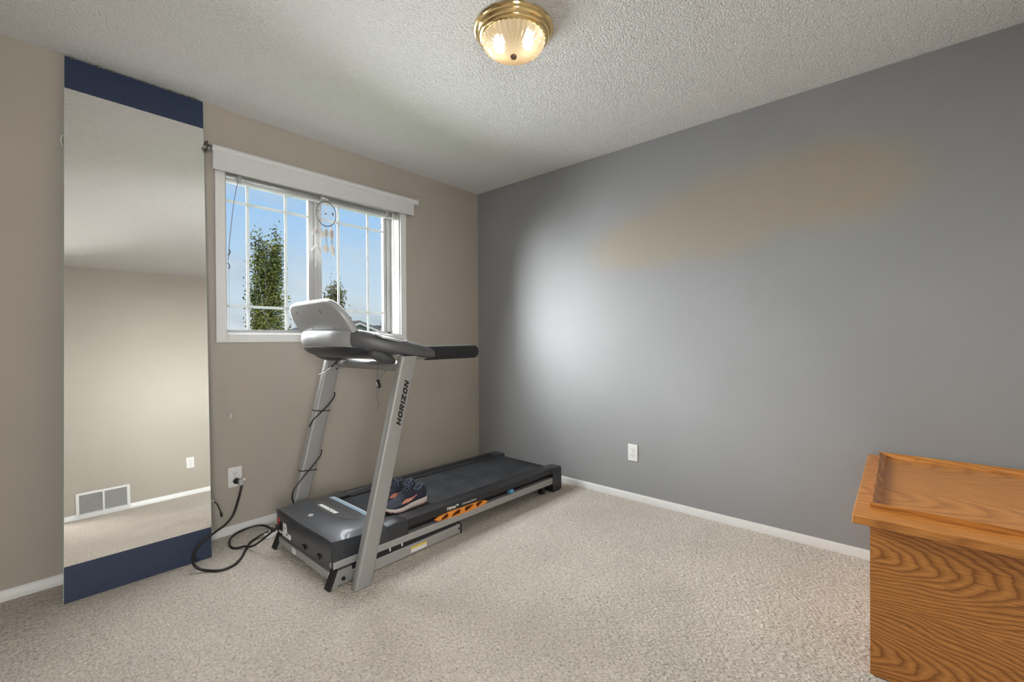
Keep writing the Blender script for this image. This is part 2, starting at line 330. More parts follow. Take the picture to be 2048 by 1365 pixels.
def wloc(o):
    v = Vector((0, 0, 0))
    while o is not None: v = v + o.location; o = o.parent
    return v
def link(name, me, material, parent=None, loc=None):
    o = bpy.data.objects.new(name, me); C.objects.link(o)
    if material is not None: me.materials.append(M[material] if isinstance(material, str) else material)
    if parent is not None: o.parent = parent
    return o
def build(mb, name, material, parent=None, origin=None, bevel=0, seg=2, sharp=35, fixn=True):
    base = wloc(parent) if parent is not None else Vector((0, 0, 0))
    if parent is None:
        if origin is None:
            a = np.array(mb.v); origin = ((a[:,0].min()+a[:,0].max())/2, (a[:,1].min()+a[:,1].max())/2, a[:,2].min())
        base = Vector(origin)
    me = bpy.data.meshes.new(name); me.from_pydata([tuple(Vector(p)-base) for p in mb.v], [], mb.f)
    me.polygons.foreach_set('use_smooth', [True if x else False for x in mb.sm])
    if fixn:
        bm = bmesh.new(); bm.from_mesh(me); bmesh.ops.remove_doubles(bm, verts=bm.verts, dist=1e-6); bmesh.ops.recalc_face_normals(bm, faces=bm.faces); bm.to_mesh(me); bm.free()
    me.set_sharp_from_angle(angle=R(sharp))
    o = link(name, me, material, parent)
    if parent is None: o.location = base
    if bevel:
        b = o.modifiers.new('bevel', 'BEVEL'); b.width = bevel; b.segments = seg; b.limit_method = 'ANGLE'; b.angle_limit = R(40)
        me.polygons.foreach_set('use_smooth', [True]*len(me.polygons)); me.set_sharp_from_angle(angle=R(50))
    return o
def tag(o, label, cat, group=None, kind=None):
    if label: o['label'] = label
    if cat: o['category'] = cat
    if group: o['group'] = group
    if kind: o['kind'] = kind
    return o
def thing(name, loc, label, cat, group=None):
    o = bpy.data.objects.new(name, None); o.empty_display_size = 0.1; C.objects.link(o); o.location = loc
    return tag(o, label, cat, group)
def struct(mb, name, material, parent=None, **kw):
    o = build(mb, name, material, parent, **kw)
    if parent is None: o['kind'] = 'structure'
    return o
def flat2d(name, outlines, origin, U, V, depth, material, parent, bevel=0.0, z0=0.0):
    cu = bpy.data.curves.new(name, 'CURVE'); cu.dimensions = '2D'; cu.fill_mode = 'BOTH'; cu.extrude = depth/2; cu.bevel_depth = bevel; cu.bevel_resolution = 2
    for ol in outlines:
        sp = cu.splines.new('POLY'); sp.points.add(len(ol)-1); sp.use_cyclic_u = True
        for p, (u, v) in zip(sp.points, ol): p.co = (u, v, 0, 1)
    return curve_to_part(name, cu, origin, U, V, material, parent, z0)
def text(name, body, size, origin, U, V, material, parent, depth=0.0006, shear=0.0, weight=0.0, z0=0.0, align='CENTER', space=1.0):
    cu = bpy.data.curves.new(name, 'FONT'); cu.body = body; cu.size = size; cu.extrude = depth/2; cu.shear = shear; cu.offset = weight
    cu.align_x = align; cu.align_y = 'CENTER'; cu.space_character = space
    return curve_to_part(name, cu, origin, U, V, material, parent, z0)
def block_word(name, word, h, wl_, gap, origin, U, V, material, parent, shear=0.2, depth=0.0006, z0=0.0):
    # heavy square-cornered capitals, centred on origin
    st = 0.30*h; outs = []; x = 0.0
    def sh(p): return [(u + shear*v, v) for u, v in p]
    for c_ in word:
        wd = st*1.05 if c_ == 'I' else wl_; a = st*1.12; h2 = h
        if c_ == 'H': g = [[(0,0),(a,0),(a,h2*.37),(wd-a,h2*.37),(wd-a,0),(wd,0),(wd,h2),(wd-a,h2),(wd-a,h2*.65),(a,h2*.65),(a,h2),(0,h2)]]
        elif c_ == 'O':
            g = [[(u+wd/2, v+h2/2) for u, v in rrect(wd, h2, h2*.32, 5)], [(u+wd/2, v+h2/2) for u, v in rrect(wd-2*a, h2-2*st*.9, h2*.10, 4)]]
        elif c_ == 'R': g = [[(0,0),(a,0),(a,h2*.34),(wd*.42,h2*.34),(wd*.66,0),(wd*1.02,0),(wd*.76,h2*.36),(wd*.97,h2*.50),(wd*.97,h2*.86),(wd*.80,h2),(0,h2)], [(a,h2*.60),(wd*.62,h2*.60),(wd*.64,h2*.73),(a,h2*.73)]]
        elif c_ == 'I': g = [[(0,0),(a,0),(a,h2),(0,h2)]]
        elif c_ == 'Z': g = [[(0,0),(wd,0),(wd,h2*.27),(wd*.46,h2*.27),(wd,h2*.76),(wd,h2),(0,h2),(0,h2*.73),(wd*.54,h2*.73),(0,h2*.24)]]
        else: g = [[(0,0),(a,0),(a,h2*.56),(wd-a,0),(wd,0),(wd,h2),(wd-a,h2),(wd-a,h2*.44),(a,h2),(0,h2)]]
        outs += [sh([(u+x, v) for u, v in q]) for q in g]; x += wd + gap
    tot = x - gap
    outs = [[(u - tot/2 - shear*h/2, v - h/2) for u, v in q] for q in outs]
    return flat2d(name, outs, origin, U, V, depth, material, parent, z0=z0)
def curve_to_part(name, cu, origin, U, V, material, parent, z0):
    t = bpy.data.objects.new(name+'_tmp', cu); C.objects.link(t)
    me = bpy.data.meshes.new_from_object(t); bpy.data.objects.remove(t, do_unlink=True); bpy.data.curves.remove(cu)
    me.name = name
    U = Vector(U).normalized(); V = Vector(V).normalized(); N = U.cross(V)
    base = wloc(parent) if parent is not None else Vector((0, 0, 0))
    mt = Matrix((U, V, N)).transposed().to_4x4(); mt.translation = Vector(origin) + N*z0 - base
    me.transform(mt); me.materials.clear()
    return link(name, me, material, parent)
def rrect(w, h, r, n=6, cx=0, cy=0, rs=None):
    out = []
    rs = rs or (r, r, r, r)
    for k, (sx_, sy_) in enumerate(((1, 1), (-1, 1), (-1, -1), (1, -1))):
        rr = rs[k]
        for i in range(n+1):
            a = PI/2*k + PI/2*i/n
            out.append((cx + sx_*(w/2-rr) + rr*math.cos(a), cy + sy_*(h/2-rr) + rr*math.sin(a)))
    return out
def smoothpath(pts, n=8):
    pts = [Vector(p) for p in pts]; out = []
    for i in range(len(pts)-1):
        p0 = pts[max(i-1, 0)]; p1 = pts[i]; p2 = pts[i+1]; p3 = pts[min(i+2, len(pts)-1)]
        for k in range(n):
            t = k/n
            out.append(0.5*((2*p1) + (p2-p0)*t + (2*p0-5*p1+4*p2-p3)*t*t + (3*p1-p0-3*p2+p3)*t**3))
    return out + [pts[-1]]
def lerp(a, b, t): return a + (b-a)*t
def sstep(a, b, x):
    t = min(1, max(0, (x-a)/(b-a))); return t*t*(3-2*t)
def interp(x, tab):
    xs = [t[0] for t in tab]; ys = [t[1] for t in tab]; return float(np.interp(x, xs, ys))

H = 2.44; XL = -3.55; YR = -3.35
WX0, WX1, WZ0, WZ1 = -2.018, -0.842, 1.155, 2.13      # window opening
WT = 0.17

# ------------------------------------------------------------------ room shell
struct(MB().box(XL, 0, YR, 0, -0.08, 0), 'floor', 'carpet', origin=(0, 0, 0))
struct(MB().box(XL-0.1, 0.1, YR-0.1, WT, H, H+0.12), 'ceiling', 'stipple', origin=(0, 0, 0))
w = MB().box(XL-0.1, WX0, 0, WT, -0.08, H).box(WX1, 0.1, 0, WT, -0.08, H).box(WX0, WX1, 0, WT, -0.08, WZ0).box(WX0, WX1, 0, WT, WZ1, H)
struct(w, 'wall_front', 'beige', origin=(0, 0, 0))
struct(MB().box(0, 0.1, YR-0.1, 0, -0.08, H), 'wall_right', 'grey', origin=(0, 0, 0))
DX0, DX1, DZ = -3.47, -2.65, 2.04                       # unseen doorway added in the rear wall to let fill light in
w = MB().box(XL-0.1, DX0, YR-0.1, YR, -0.08, H).box(DX1, 0, YR-0.1, YR, -0.08, H).box(DX0, DX1, YR-0.1, YR, DZ, H)
struct(w, 'wall_rear', 'beige', origin=(0, 0, 0))
struct(MB().box(XL-0.1, XL, YR, 0, -0.08, H), 'wall_left', 'beige', origin=(0, 0, 0))
# unseen hall added beyond the doorway to hold the fill lamp
w = MB().box(-3.9, -2.0, -4.6, YR-0.1, -0.08, 0).box(-3.9, -2.0, -4.7, -4.6, 0, H).box(-4.0, -3.9, -4.7, YR-0.1, 0, H).box(-2.0, -1.9, -4.7, YR-0.1, 0, H).box(-4.0, -1.9, -4.7, YR-0.1, H, H+0.1)
struct(w, 'wall_fill_hall', 'beige', origin=(0, 0, 0))
d = struct(MB().box(DX0-0.06, DX0, YR-0.105, YR+0.012, 0, DZ+0.06).box(DX1, DX1+0.06, YR-0.105, YR+0.012, 0, DZ+0.06).box(DX0, DX1, YR-0.105, YR+0.012, DZ, DZ+0.06), 'fill_doorway', 'white', bevel=0.004)
d['label'] = 'white painted casing around the unseen doorway added for fill light'
# baseboards: moulded profile (depth, height)
BP = [(0, 0), (0.012, 0), (0.012, 0.026), (0.0095, 0.030), (0.0095, 0.037), (0.006, 0.042), (0.004, 0.047), (0, 0.047)]
def baseboard(name, a, b, n):
    a = Vector(a); b = Vector(b); n = Vector(n); mb = MB()
    mb.loft([[tuple(p + n*d_ + Vector((0, 0, h))) for d_, h in BP] for p in (a, b)], True, smooth=False)
    return struct(mb, name, 'white')
baseboard('baseboard_front', (XL, 0, 0), (0, 0, 0), (0, -1, 0))
baseboard('baseboard_right', (0, 0, 0), (0, YR, 0), (-1, 0, 0))
baseboard('baseboard_rear', (0, YR, 0), (DX1+0.06, YR, 0), (0, 1, 0))
baseboard('baseboard_left', (XL, YR, 0), (XL, 0, 0), (1, 0, 0))

# ------------------------------------------------------------------ window
win = bpy.data.objects.new('window_1', None); C.objects.link(win); win.location = (-1.43, 0, WZ0)
tag(win, 'white two-sash window with grille bars above the treadmill', None, kind='structure')
cw = 0.05
for (a, b, c_, d_) in ((WX0-cw, WX0, WZ0-cw, WZ1+cw), (WX1, WX1+cw, WZ0-cw, WZ1+cw), (WX0, WX1, WZ0-cw, WZ0), (WX0, WX1, WZ1, WZ1+cw)):
    build(MB().box(a, b, -0.016, 0.0, c_, d_), 'casing', 'white', win, bevel=0.003)
GY = 0.125
build(MB().box(WX0, WX0+0.008, 0, GY, WZ0, WZ1), 'jamb', 'jamb', win)
build(MB().box(WX1-0.008, WX1, 0, GY, WZ0, WZ1), 'jamb', 'jamb', win)
build(MB().box(WX0+.008, WX1-.008, -0.004, GY, WZ0, WZ0+0.008), 'sill', 'jamb', win, bevel=0.002)
build(MB().box(WX0, WX1, 0, GY, WZ1-0.008, WZ1), 'head_jamb', 'jamb', win)
fx0, fx1, fz0, fz1 = WX0+0.008, WX1-0.008, WZ0+0.008, WZ1-0.008
build(MB().box(fx0, fx1, GY-0.012, WT, fz0, fz0+0.014).box(fx0, fx1, GY-0.012, WT, fz1-0.02, fz1)
      .box(fx0, fx0+0.012, GY-0.012, WT, fz0, fz1).box(fx1-0.03, fx1, GY-0.012, WT, fz0, fz1), 'frame', 'vinyl', win, bevel=0.002)
def sash(x0, x1, y0, sl, sr, vbars):
    s_ = build(MB().box(x0, x0+sl, y0, y0+0.03, fz0+0.012, fz1-0.02).box(x1-sr, x1, y0, y0+0.03, fz0+0.012, fz1-0.02)
               .box(x0+sl, x1-sr, y0, y0+0.03, fz0+0.012, fz0+0.020).box(x0+sl, x1-sr, y0, y0+0.03, fz1-0.05, fz1-0.02), 'sash', 'vinyl', win, bevel=0.002)
    zb, zt = fz0+0.020, fz1-0.05
    build(MB().box(x0+sl, x1-sr, y0+0.012, y0+0.014, zb, zt), 'pane', 'pane', s_)
    for vx in vbars: build(MB().box(vx-0.0085, vx+0.0085, y0+0.0185, y0+0.0215, zb, zt), 'grille_bar', 'vinyl', s_)
    for vz in (1.326, 1.962): build(MB().box(x0+sl, x1-sr, y0+0.018, y0+0.022, vz-0.0085, vz+0.0085), 'grille_bar', 'vinyl', s_)
sash(fx0+0.012, -1.447, GY+0.004, 0.014, 0.038, (-1.852, -1.625))
sash(-1.430, fx1-0.03, GY+0.004, 0.036, 0.024, (-1.262, -1.027))
build(MB().box(-1.450, -1.427, GY-0.008, GY+0.03, fz0+0.012, fz1-0.02), 'meeting_stile', 'vinyl', win, bevel=0.003)
build(MB().box(-1.452, -1.436, GY-0.018, GY-0.008, 1.60, 1.68).box(-1.448, -1.440, GY-0.028, GY-0.018, 1.62, 1.66), 'sash_latch', 'vinyl', win, bevel=0.003)
for zc in (1.232, 2.004):
    fr = MB()
    for (a, b, c_, d_) in ((-0.928, -0.924, zc-.013, zc+.013), (-0.904, -0.900, zc-.013, zc+.013), (-0.928, -0.900, zc+.010, zc+.013), (-0.928, -0.900, zc-.013, zc-.010)):
        fr.box(a, b, GY+0.013, GY+0.0155, c_, d_)
    build(fr, 'pane_sticker', 'black', win)

# ------------------------------------------------------------------ roller shade
rs = thing('roller_shade', (-1.43, 0, 2.06), 'white fabric roller shade drawn up short above the window', 'roller shade')
build(MB().tube([(-2.094, -0.062, 2.182), (-0.727, -0.062, 2.190)], 0.0185, 20), 'roller', 'roller', rs)
build(MB().hexa([(-2.090,-0.068,2.064),(-0.757,-0.068,2.077),(-0.757,-0.0645,2.077),(-2.090,-0.0645,2.064),(-2.090,-0.068,2.178),(-0.757,-0.068,2.186),(-0.757,-0.0645,2.186),(-2.090,-0.0645,2.178)]), 'shade_fabric', 'shade', rs)
build(MB().hexa([(-2.090,-0.071,2.064),(-0.757,-0.071,2.077),(-0.757,-0.0615,2.077),(-2.090,-0.0615,2.064),(-2.090,-0.071,2.074),(-0.757,-0.071,2.087),(-0.757,-0.0615,2.087),(-2.090,-0.0615,2.074)]), 'hem_bar', 'shade', rs, bevel=0.002)
bk = build(MB().box(-2.122, -2.114, -0.075, 0, 2.158, 2.206).box(-2.114, -2.100, -0.07, -0.054, 2.172, 2.190), 'end_bracket', 'bronze', rs, bevel=0.002)
build(MB().tube([(-2.132, -0.062, 2.172), (-2.104, -0.062, 2.172)], 0.010, 12), 'tension_knob', 'silver', bk)
build(MB().tube([(-2.124, -0.062, 2.165), (-2.124, -0.062, 2.150)], 0.003, 6), 'lock_pin', 'bronze', bk)
build(MB().box(-0.727, -0.722, -0.08, 0, 2.165, 2.212), 'end_bracket', 'white', rs)

# ------------------------------------------------------------------ raised mini blind
bl = thing('mini_blind', (-1.43, 0.05, 2.03), 'white mini blind pulled up tight under the roller shade', 'blind')
bx0, bx1 = -1.998, -0.862
build(MB().box(bx0, bx1, 0.030, 0.066, 2.094, 2.120), 'head_rail', 'slat', bl, bevel=0.002)
for k in range(8):
    z = 2.064 + 0.0037*k
    build(MB().add([(bx0,0.034,z),(bx1,0.034,z),(bx1,0.048,z+.0022),(bx0,0.048,z+.0022),(bx0,0.062,z),(bx1,0.062,z),
                    (bx0,0.034,z+.0008),(bx1,0.034,z+.0008),(bx1,0.048,z+.003),(bx0,0.048,z+.003),(bx0,0.062,z+.0008),(bx1,0.062,z+.0008)],
                   [(0,1,2,3),(3,2,5,4),(6,9,8,7),(9,10,11,8),(0,6,7,1),(4,5,11,10),(0,3,9,6),(3,4,10,9),(1,7,8,2),(2,8,11,5)]), 'slat', 'slat', bl)
build(MB().box(bx0, bx1, 0.036, 0.060, 2.048, 2.060), 'bottom_rail', 'slat', bl, bevel=0.002)
for x in (-1.93, -1.43, -0.93): build(MB().box(x-0.012, x+0.012, 0.028, 0.066, 2.046, 2.094), 'ladder_clip', 'vinyl', bl, bevel=0.003)
build(MB().tube([(-0.885, 0.022, 2.085), (-0.883, 0.018, 1.60)], 0.0045, 8), 'tilt_wand', 'cream', bl)
build(MB().tube(smoothpath([(-1.94,0.026,2.06),(-1.965,0.020,1.92),(-1.992,0.004,1.70),(-2.002,-0.008,1.60),(-2.008,-0.016,1.575)]), 0.0016, 6), 'lift_cord', 'string', bl)
build(MB().tube(smoothpath([(-2.003,-0.020,1.64),(-1.999,-0.026,1.625),(-2.003,-0.026,1.61),(-2.010,-0.022,1.603)]), 0.0028, 6), 'cord_knot', 'string', bl)
build(MB().tube(smoothpath([(-2.012,-0.022,1.562),(-2.006,-0.026,1.553),(-2.003,-0.026,1.54),(-2.005,-0.022,1.525)]), 0.0028, 6), 'cord_knot', 'string', bl)
build(MB().tube(smoothpath([(-2.006,-0.022,1.54),(-2.005,-0.022,1.35),(-2.006,-0.022,1.10),(-2.004,-0.02,0.82),(-2.003,-0.02,0.70)]), 0.0011, 5), 'lift_cord', 'white_string', bl)
build(MB().lathe([(0.002, 0.03), (0.006, 0.02), (0.008, 0.0), (0.004, -0.004)], (-2.003, -0.02, 0.672), n=10), 'cord_tassel', 'white_string', bl)

# ------------------------------------------------------------------ dream catcher
dc = Vector((-1.412, 0.020, 1.972)); rr = 0.068
dr = thing('dream_catcher', dc, 'round dream catcher with white feathers hanging before the window mullion', 'dream catcher')
ring = [(dc.x+rr*math.cos(2*PI*k/40), dc.y, dc.z+1.22*rr*math.sin(2*PI*k/40)) for k in range(41)]
build(MB().tube(ring, 0.0030, 8), 'hoop', 'string', dr)
web = MB(); nW = 10; rads = [1.0, .78, .58, .40, .24, .10]
def wp(k, l_): a = 2*PI*(k+0.5*l_)/nW; q = rads[l_]; return (dc.x+rr*q*math.cos(a), dc.y, dc.z+1.22*rr*q*math.sin(a))
for l_ in range(len(rads)-1):
    for k in range(nW):
        web.tube([wp(k, l_), wp(k, l_+1)], 0.0009, 4); web.tube([wp(k+1, l_), wp(k, l_+1)], 0.0009, 4)
build(web, 'web', 'white_string', dr)
bd = MB().ball((dc.x-0.004, dc.y-.003, dc.z), 0.005); build(bd, 'bead', 'black', dr)
build(MB().ball((dc.x+0.045, dc.y-.003, dc.z+0.006), 0.005, 0.003, 0.012), 'charm', 'bronze', dr)
build(MB().ball((dc.x-0.054, dc.y-.003, dc.z+0.012), 0.0035), 'bead', 'black', dr)
build(MB().tube(smoothpath([(dc.x, dc.y, dc.z+1.22*rr), (dc.x-0.006, dc.y+.004, dc.z+1.5*rr), (dc.x-.01, dc.y+.012, 2.085)]), 0.0014, 6), 'hanging_loop', 'white_string', dr)
build(MB().ball((dc.x-.012, dc.y+.008, 2.078), 0.016, 0.006, 0.008).ball((dc.x+.012, dc.y+.008, 2.074), 0.010, 0.005, 0.008), 'bow', 'feather', dr)
def feather(base, tip, wid, curl=0.0):
    base = Vector(base); tip = Vector(tip); ax = tip-base; ln = ax.length; ax.normalize(); sd_ = Vector((ax.z, 0, -ax.x)); mb = MB(); rings = []
    for i in range(9):
        t = i/8; wv = wid*(math.sin(PI*min(1, t*0.93+0.05))**0.7) + 0.001
        c_ = base + ax*(ln*t) + Vector((0, 0.004*math.sin(PI*t), 0)) + sd_*(curl*math.sin(PI*t))
        rings.append([tuple(c_ + sd_*(wv*a)*(1+0.12*math.sin(9*t+3*a)) + Vector((0, b, 0))) for a, b in ((-1, .003), (-.5, -.002), (0, -.005), (.5, -.002), (1, .003), (.5, .004), (0, .002), (-.5, .004))])
    mb.loft(rings, True); return build(mb, 'feather', 'feather', dr)
def strand(x0, z0, x1, z1): build(MB().tube([(x0, dc.y, z0), (x1, dc.y, z1)], 0.0017, 6), 'strand', 'string', dr)
z0 = dc.z
strand(-1.468, z0-.045, -1.470, z0-.125); strand(-1.475, z0-.125, -1.478, z0-.215); strand(-1.463, z0-.125, -1.465, z0-.22)
feather((-1.472, dc.y, z0-.105), (-1.508, dc.y, z0-.155), 0.017); feather((-1.466, dc.y, z0-.10), (-1.43, dc.y, z0-.165), 0.018)
feather((-1.475, dc.y, z0-.215), (-1.455, dc.y, z0-.285), 0.016); feather((-1.482, dc.y, z0-.225), (-1.512, dc.y, z0-.262), 0.008)
strand(-1.418, z0-.083, -1.418, z0-.19); strand(-1.410, z0-.10, -1.409, z0-.215)
feather((-1.415, dc.y, z0-.095), (-1.412, dc.y, z0-.165), 0.017); feather((-1.414, dc.y, z0-.205), (-1.412, dc.y, z0-.265), 0.021)
strand(-1.376, z0-.073, -1.378, z0-.20); strand(-1.372, z0-.085, -1.368, z0-.205)
feather((-1.374, dc.y, z0-.085), (-1.374, dc.y, z0-.175), 0.018); feather((-1.374, dc.y, z0-.20), (-1.360, dc.y, z0-.285), 0.017)

# ------------------------------------------------------------------ leaning mirror panel
def mp_(u, v, off=0.0):
    # u 0..1 left to right, v 0..1 bottom to top
    bl_ = Vector((-2.693, -0.237, 0.0)); br = Vector((-2.153, -0.237, 0.0)); tl = Vector((-2.661, -0.024, 2.430)); tr_ = Vector((-2.122, -0.024, 2.430))
    p = (bl_*(1-u) + br*u)*(1-v) + (tl*(1-u) + tr_*u)*v
    n = (br-bl_).cross(tl-bl_).normalized()
    return tuple(p + n*off)
mr = thing('mirror', (-2.42, -0.24, 0), 'tall frameless mirror sheet with navy bands leaning on the beige wall', 'mirror')
def slab(u0, u1, v0, v1, o0, o1): return MB().hexa([mp_(u0,v0,o0), mp_(u1,v0,o0), mp_(u1,v1,o0), mp_(u0,v1,o0), mp_(u0,v0,o1), mp_(u1,v0,o1), mp_(u1,v1,o1), mp_(u0,v1,o1)])
vb, vt = 0.0625, 0.9375
build(slab(0, 1, 0.0, 1.0, -0.005, -0.0008), 'glass_backing', 'glass_edge', mr)
build(slab(0.004, 0.996, vb, vt, -0.0008, 0.0), 'mirror_face', 'mirror', mr)
build(slab(0.004, 0.996, 0.0, vb, -0.0008, 0.0), 'bottom_band', 'navy_band', mr)
build(slab(0.004, 0.996, vt, 1.0, -0.0008, 0.0), 'top_band', 'navy_band', mr)
tp = MB().tube(smoothpath([mp_(0.0, .845, -.003), mp_(-0.012, .842, -.006), mp_(-0.014, .832, -.006), mp_(-0.004, .824, -.004)]), 0.0025, 6); build(tp, 'tape_loop', 'white_string', mr)
random.seed(4); ck = MB()
for k in range(26):
    u = random.random(); s_ = random.uniform(.002, .006)
    ck.ball(mp_(u, 0.9995, -.001), s_*2, s_, s_, 6, 4)
build(ck, 'chipped_edge', 'bronze', mr)['kind'] = 'stuff'

# ------------------------------------------------------------------ duplex outlets
def outlet(name, c_, U, N, label):
    c_ = Vector(c_); U = Vector(U); N = Vector(N); V = Vector((0, 0, 1))
    o = thing(name, c_, label, 'outlet', 'duplex wall outlets')
    flat2d('cover_plate', [rrect(0.068, 0.112, 0.003)], c_, U, V, 0.003, 'plate', o, bevel=0.0012, z0=0.0028 if U.cross(V).dot(N) > 0 else -0.0028)
    def at(u, v, d_): return c_ + U*u + V*v + N*d_
    sg = 1 if U.cross(V).dot(N) > 0 else -1
    for s_ in (-1, 1):
        ol = [(0.0165*math.cos(a), max(-0.0125, min(0.0125, 0.0165*math.sin(a)))) for a in [2*PI*k/28 for k in range(28)]]
        f = flat2d('receptacle', [ol], at(0, s_*0.0195, 0), U, V, 0.002, 'plate', o, bevel=0.0004, z0=sg*0.0058)
        for u, v, w_, h_ in ((-0.0065, 0.004, 0.0022, 0.008), (0.0065, 0.004, 0.0022, 0.0065), (0.0, -0.0065, 0.0045, 0.0045)):
            flat2d('slot', [rrect(w_, h_, min(w_, h_)*0.45, 4)], at(u, s_*0.0195+v, 0), U, V, 0.0006, 'black', f, z0=sg*0.0074)
    flat2d('screw', [rrect(0.005, 0.005, 0.0024, 4)], c_, U, V, 0.001, 'silver', o, z0=sg*0.0062)
    return o
outlet('outlet', (0, -1.517, 0.327), (0, -1, 0), (-1, 0, 0), 'white duplex outlet low on the grey wall')
outlet('outlet', (-1.978, 0, 0.325), (1, 0, 0), (0, -1, 0), 'white duplex outlet with black plug on the beige wall')
outlet('outlet', (-1.555, YR, 0.338), (-1, 0, 0), (0, 1, 0), 'white outlet seen reflected inside the leaning mirror')

# ------------------------------------------------------------------ return air grille on the rear wall (seen in the mirror)
vg = thing('return_air_grille', (-2.253, YR, 0.02), 'white louvred return air grille seen reflected in the mirror', 'vent')
vx0, vx1, vz0, vz1 = -2.447, -2.060, 0.016, 0.234
build(MB().box(vx0, vx1, YR, YR+0.002, vz0, vz1), 'duct_backing', 'dark_void', vg)
build(MB().box(vx0, vx0+.024, YR, YR+0.016, vz0, vz1).box(vx1-.024, vx1, YR, YR+0.016, vz0, vz1).box(vx0+.024, vx1-.024, YR, YR+0.016, vz0, vz0+.02)
      .box(vx0+.024, vx1-.024, YR, YR+0.016, vz1-.02, vz1).box(-2.261, -2.247, YR, YR+0.016, vz0+.02, vz1-.02), 'grille_frame', 'white', vg, bevel=0.002)
lv = None
for a, b in ((vx0+.024, -2.261), (-2.247, vx1-.024)):
    for k in range(18):
        z = vz0+0.026+k*0.0096
        if lv is None or True:
            build(MB().hexa([(a,YR+.004,z+.0030),(b,YR+.004,z+.0030),(b,YR+.004,z+.0042),(a,YR+.004,z+.0042),(a,YR+.013,z),(b,YR+.013,z),(b,YR+.013,z+.0012),(a,YR+.013,z+.0012)]), 'louvre', 'white', vg)

# ------------------------------------------------------------------ ceiling light
lc = Vector((-1.400, -1.660, H))
cl = thing('ceiling_light', lc, 'brass flush ceiling light with ribbed glass bowl, switched on', 'ceiling light')
build(MB().lathe([(0.150, 0.0), (0.168, -0.001), (0.171, -0.006), (0.168, -0.012), (0.163, -0.014), (0.163, -0.019), (0.160, -0.024), (0.152, -0.030), (0.151, -0.036), (0.147, -0.041), (0.140, -0.046), (0.132, -0.047), (0.132, -0.040)], lc, n=72), 'brass_pan', 'brass', cl)
bowl = MB(); prof = [(0.134, -0.042), (0.133, -0.052), (0.128, -0.064), (0.118, -0.078), (0.102, -0.089), (0.080, -0.098), (0.054, -0.104), (0.028, -0.108), (0.010, -0.109)]
bowl.lathe(prof, lc, n=192, mod=lambda a, r: 1 + 0.030*math.sin(a*36 + (0.134-r)*22)*min(1, r/0.05))
bo = build(bowl, 'glass_bowl', 'bowl', cl, sharp=80)
build(MB().lathe([(0.003, -0.104), (0.012, -0.108), (0.0145, -0.114), (0.012, -0.121), (0.003, -0.125)], lc, n=16), 'finial', 'finial', cl)
for dx in (-0.05, 0.05):
    build(MB().ball((lc.x+dx*0.6, lc.y-dx, H-0.055), 0.022, 0.022, 0.024), 'bulb', 'bulb', cl)

# ------------------------------------------------------------------ oak chest
ch = thing('storage_chest', (-0.50, -3.06, 0), 'oak chest with moulded lid standing in the corner by the grey wall', 'chest')
cx0, cx1, cy0, cy1 = -0.964, -0.03, -3.315, -2.826
build(MB().box(cx0, cx0+0.018, cy0, cy1, 0.004, 0.500), 'front_panel', 'oak_front', ch)
build(MB().box(cx0+.018, cx1, cy1-0.018, cy1, 0.004, 0.500), 'side_panel', 'oak_mould', ch)
build(MB().box(cx0+.018, cx1, cy0, cy0+0.018, 0.004, 0.500), 'side_panel', 'oak_mould', ch)
build(MB().box(cx1-.018, cx1, cy0+.018, cy1-.018, 0.004, 0.500), 'back_panel', 'oak_front', ch)
build(MB().box(cx0+.018, cx1-.018, cy0+.018, cy1-.018, 0.004, 0.02), 'bottom_panel', 'oak_front', ch)
lx0, lx1, ly0, ly1, lz0, lz1 = -1.008, -0.012, -3.335, -2.782, 0.505, 0.533
build(MB().box(lx0, lx1, ly0, ly1, lz0, lz1), 'lid', 'oak_top', ch, bevel=0.002)
mz = lz1; mo = (lx0+0.105, lx1-0.008, ly0+0.02, ly1-0.042)    # moulding frame on the lid
def mould(a, b, inward, name, material):
    a = Vector(a); b = Vector(b); inward = Vector(inward); e = (b-a).normalized()
    pf = [(0, 0, 0), (0, 0.020, 0), (0.006, 0.020, .3), (0.016, 0.012, .7), (0.026, 0.010, .9), (0.030, 0.004, 1), (0.030, 0, 1)]
    mb = MB(); mb.loft([[tuple(a + inward*d_ + e*d_ + Vector((0, 0, h))) for d_, h, _ in pf], [tuple(b + inward*d_ - e*d_ + Vector((0, 0, h))) for d_, h, _ in pf]], True, smooth=False)
    build(mb, name, material, ch)
x0, x1, y0, y1 = mo
mould((x0, y0, mz), (x0, y1, mz), (1, 0, 0), 'lid_moulding', 'oak_mould_y')
mould((x1, y1, mz), (x1, y0, mz), (-1, 0, 0), 'lid_moulding', 'oak_mould_y')
mould((x0, y1, mz), (x1, y1, mz), (0, -1, 0), 'lid_moulding', 'oak_mould')
mould((x1, y0, mz), (x0, y0, mz), (0, 1, 0), 'lid_moulding', 'oak_mould')

# ------------------------------------------------------------------ treadmill
YC = -0.70                      # console centre line
YB = -0.685                     # base frame
YD = -0.674                     # deck and hood
YU = -0.698                     # uprights
tm = thing('treadmill', (-1.0, YC, 0), 'silver and black treadmill with console under the window', 'treadmill')
def mirrored(c_): return lambda y: 2*c_ - y
mb_, md_, mu_ = mirrored(YB), mirrored(YD), mirrored(YU)
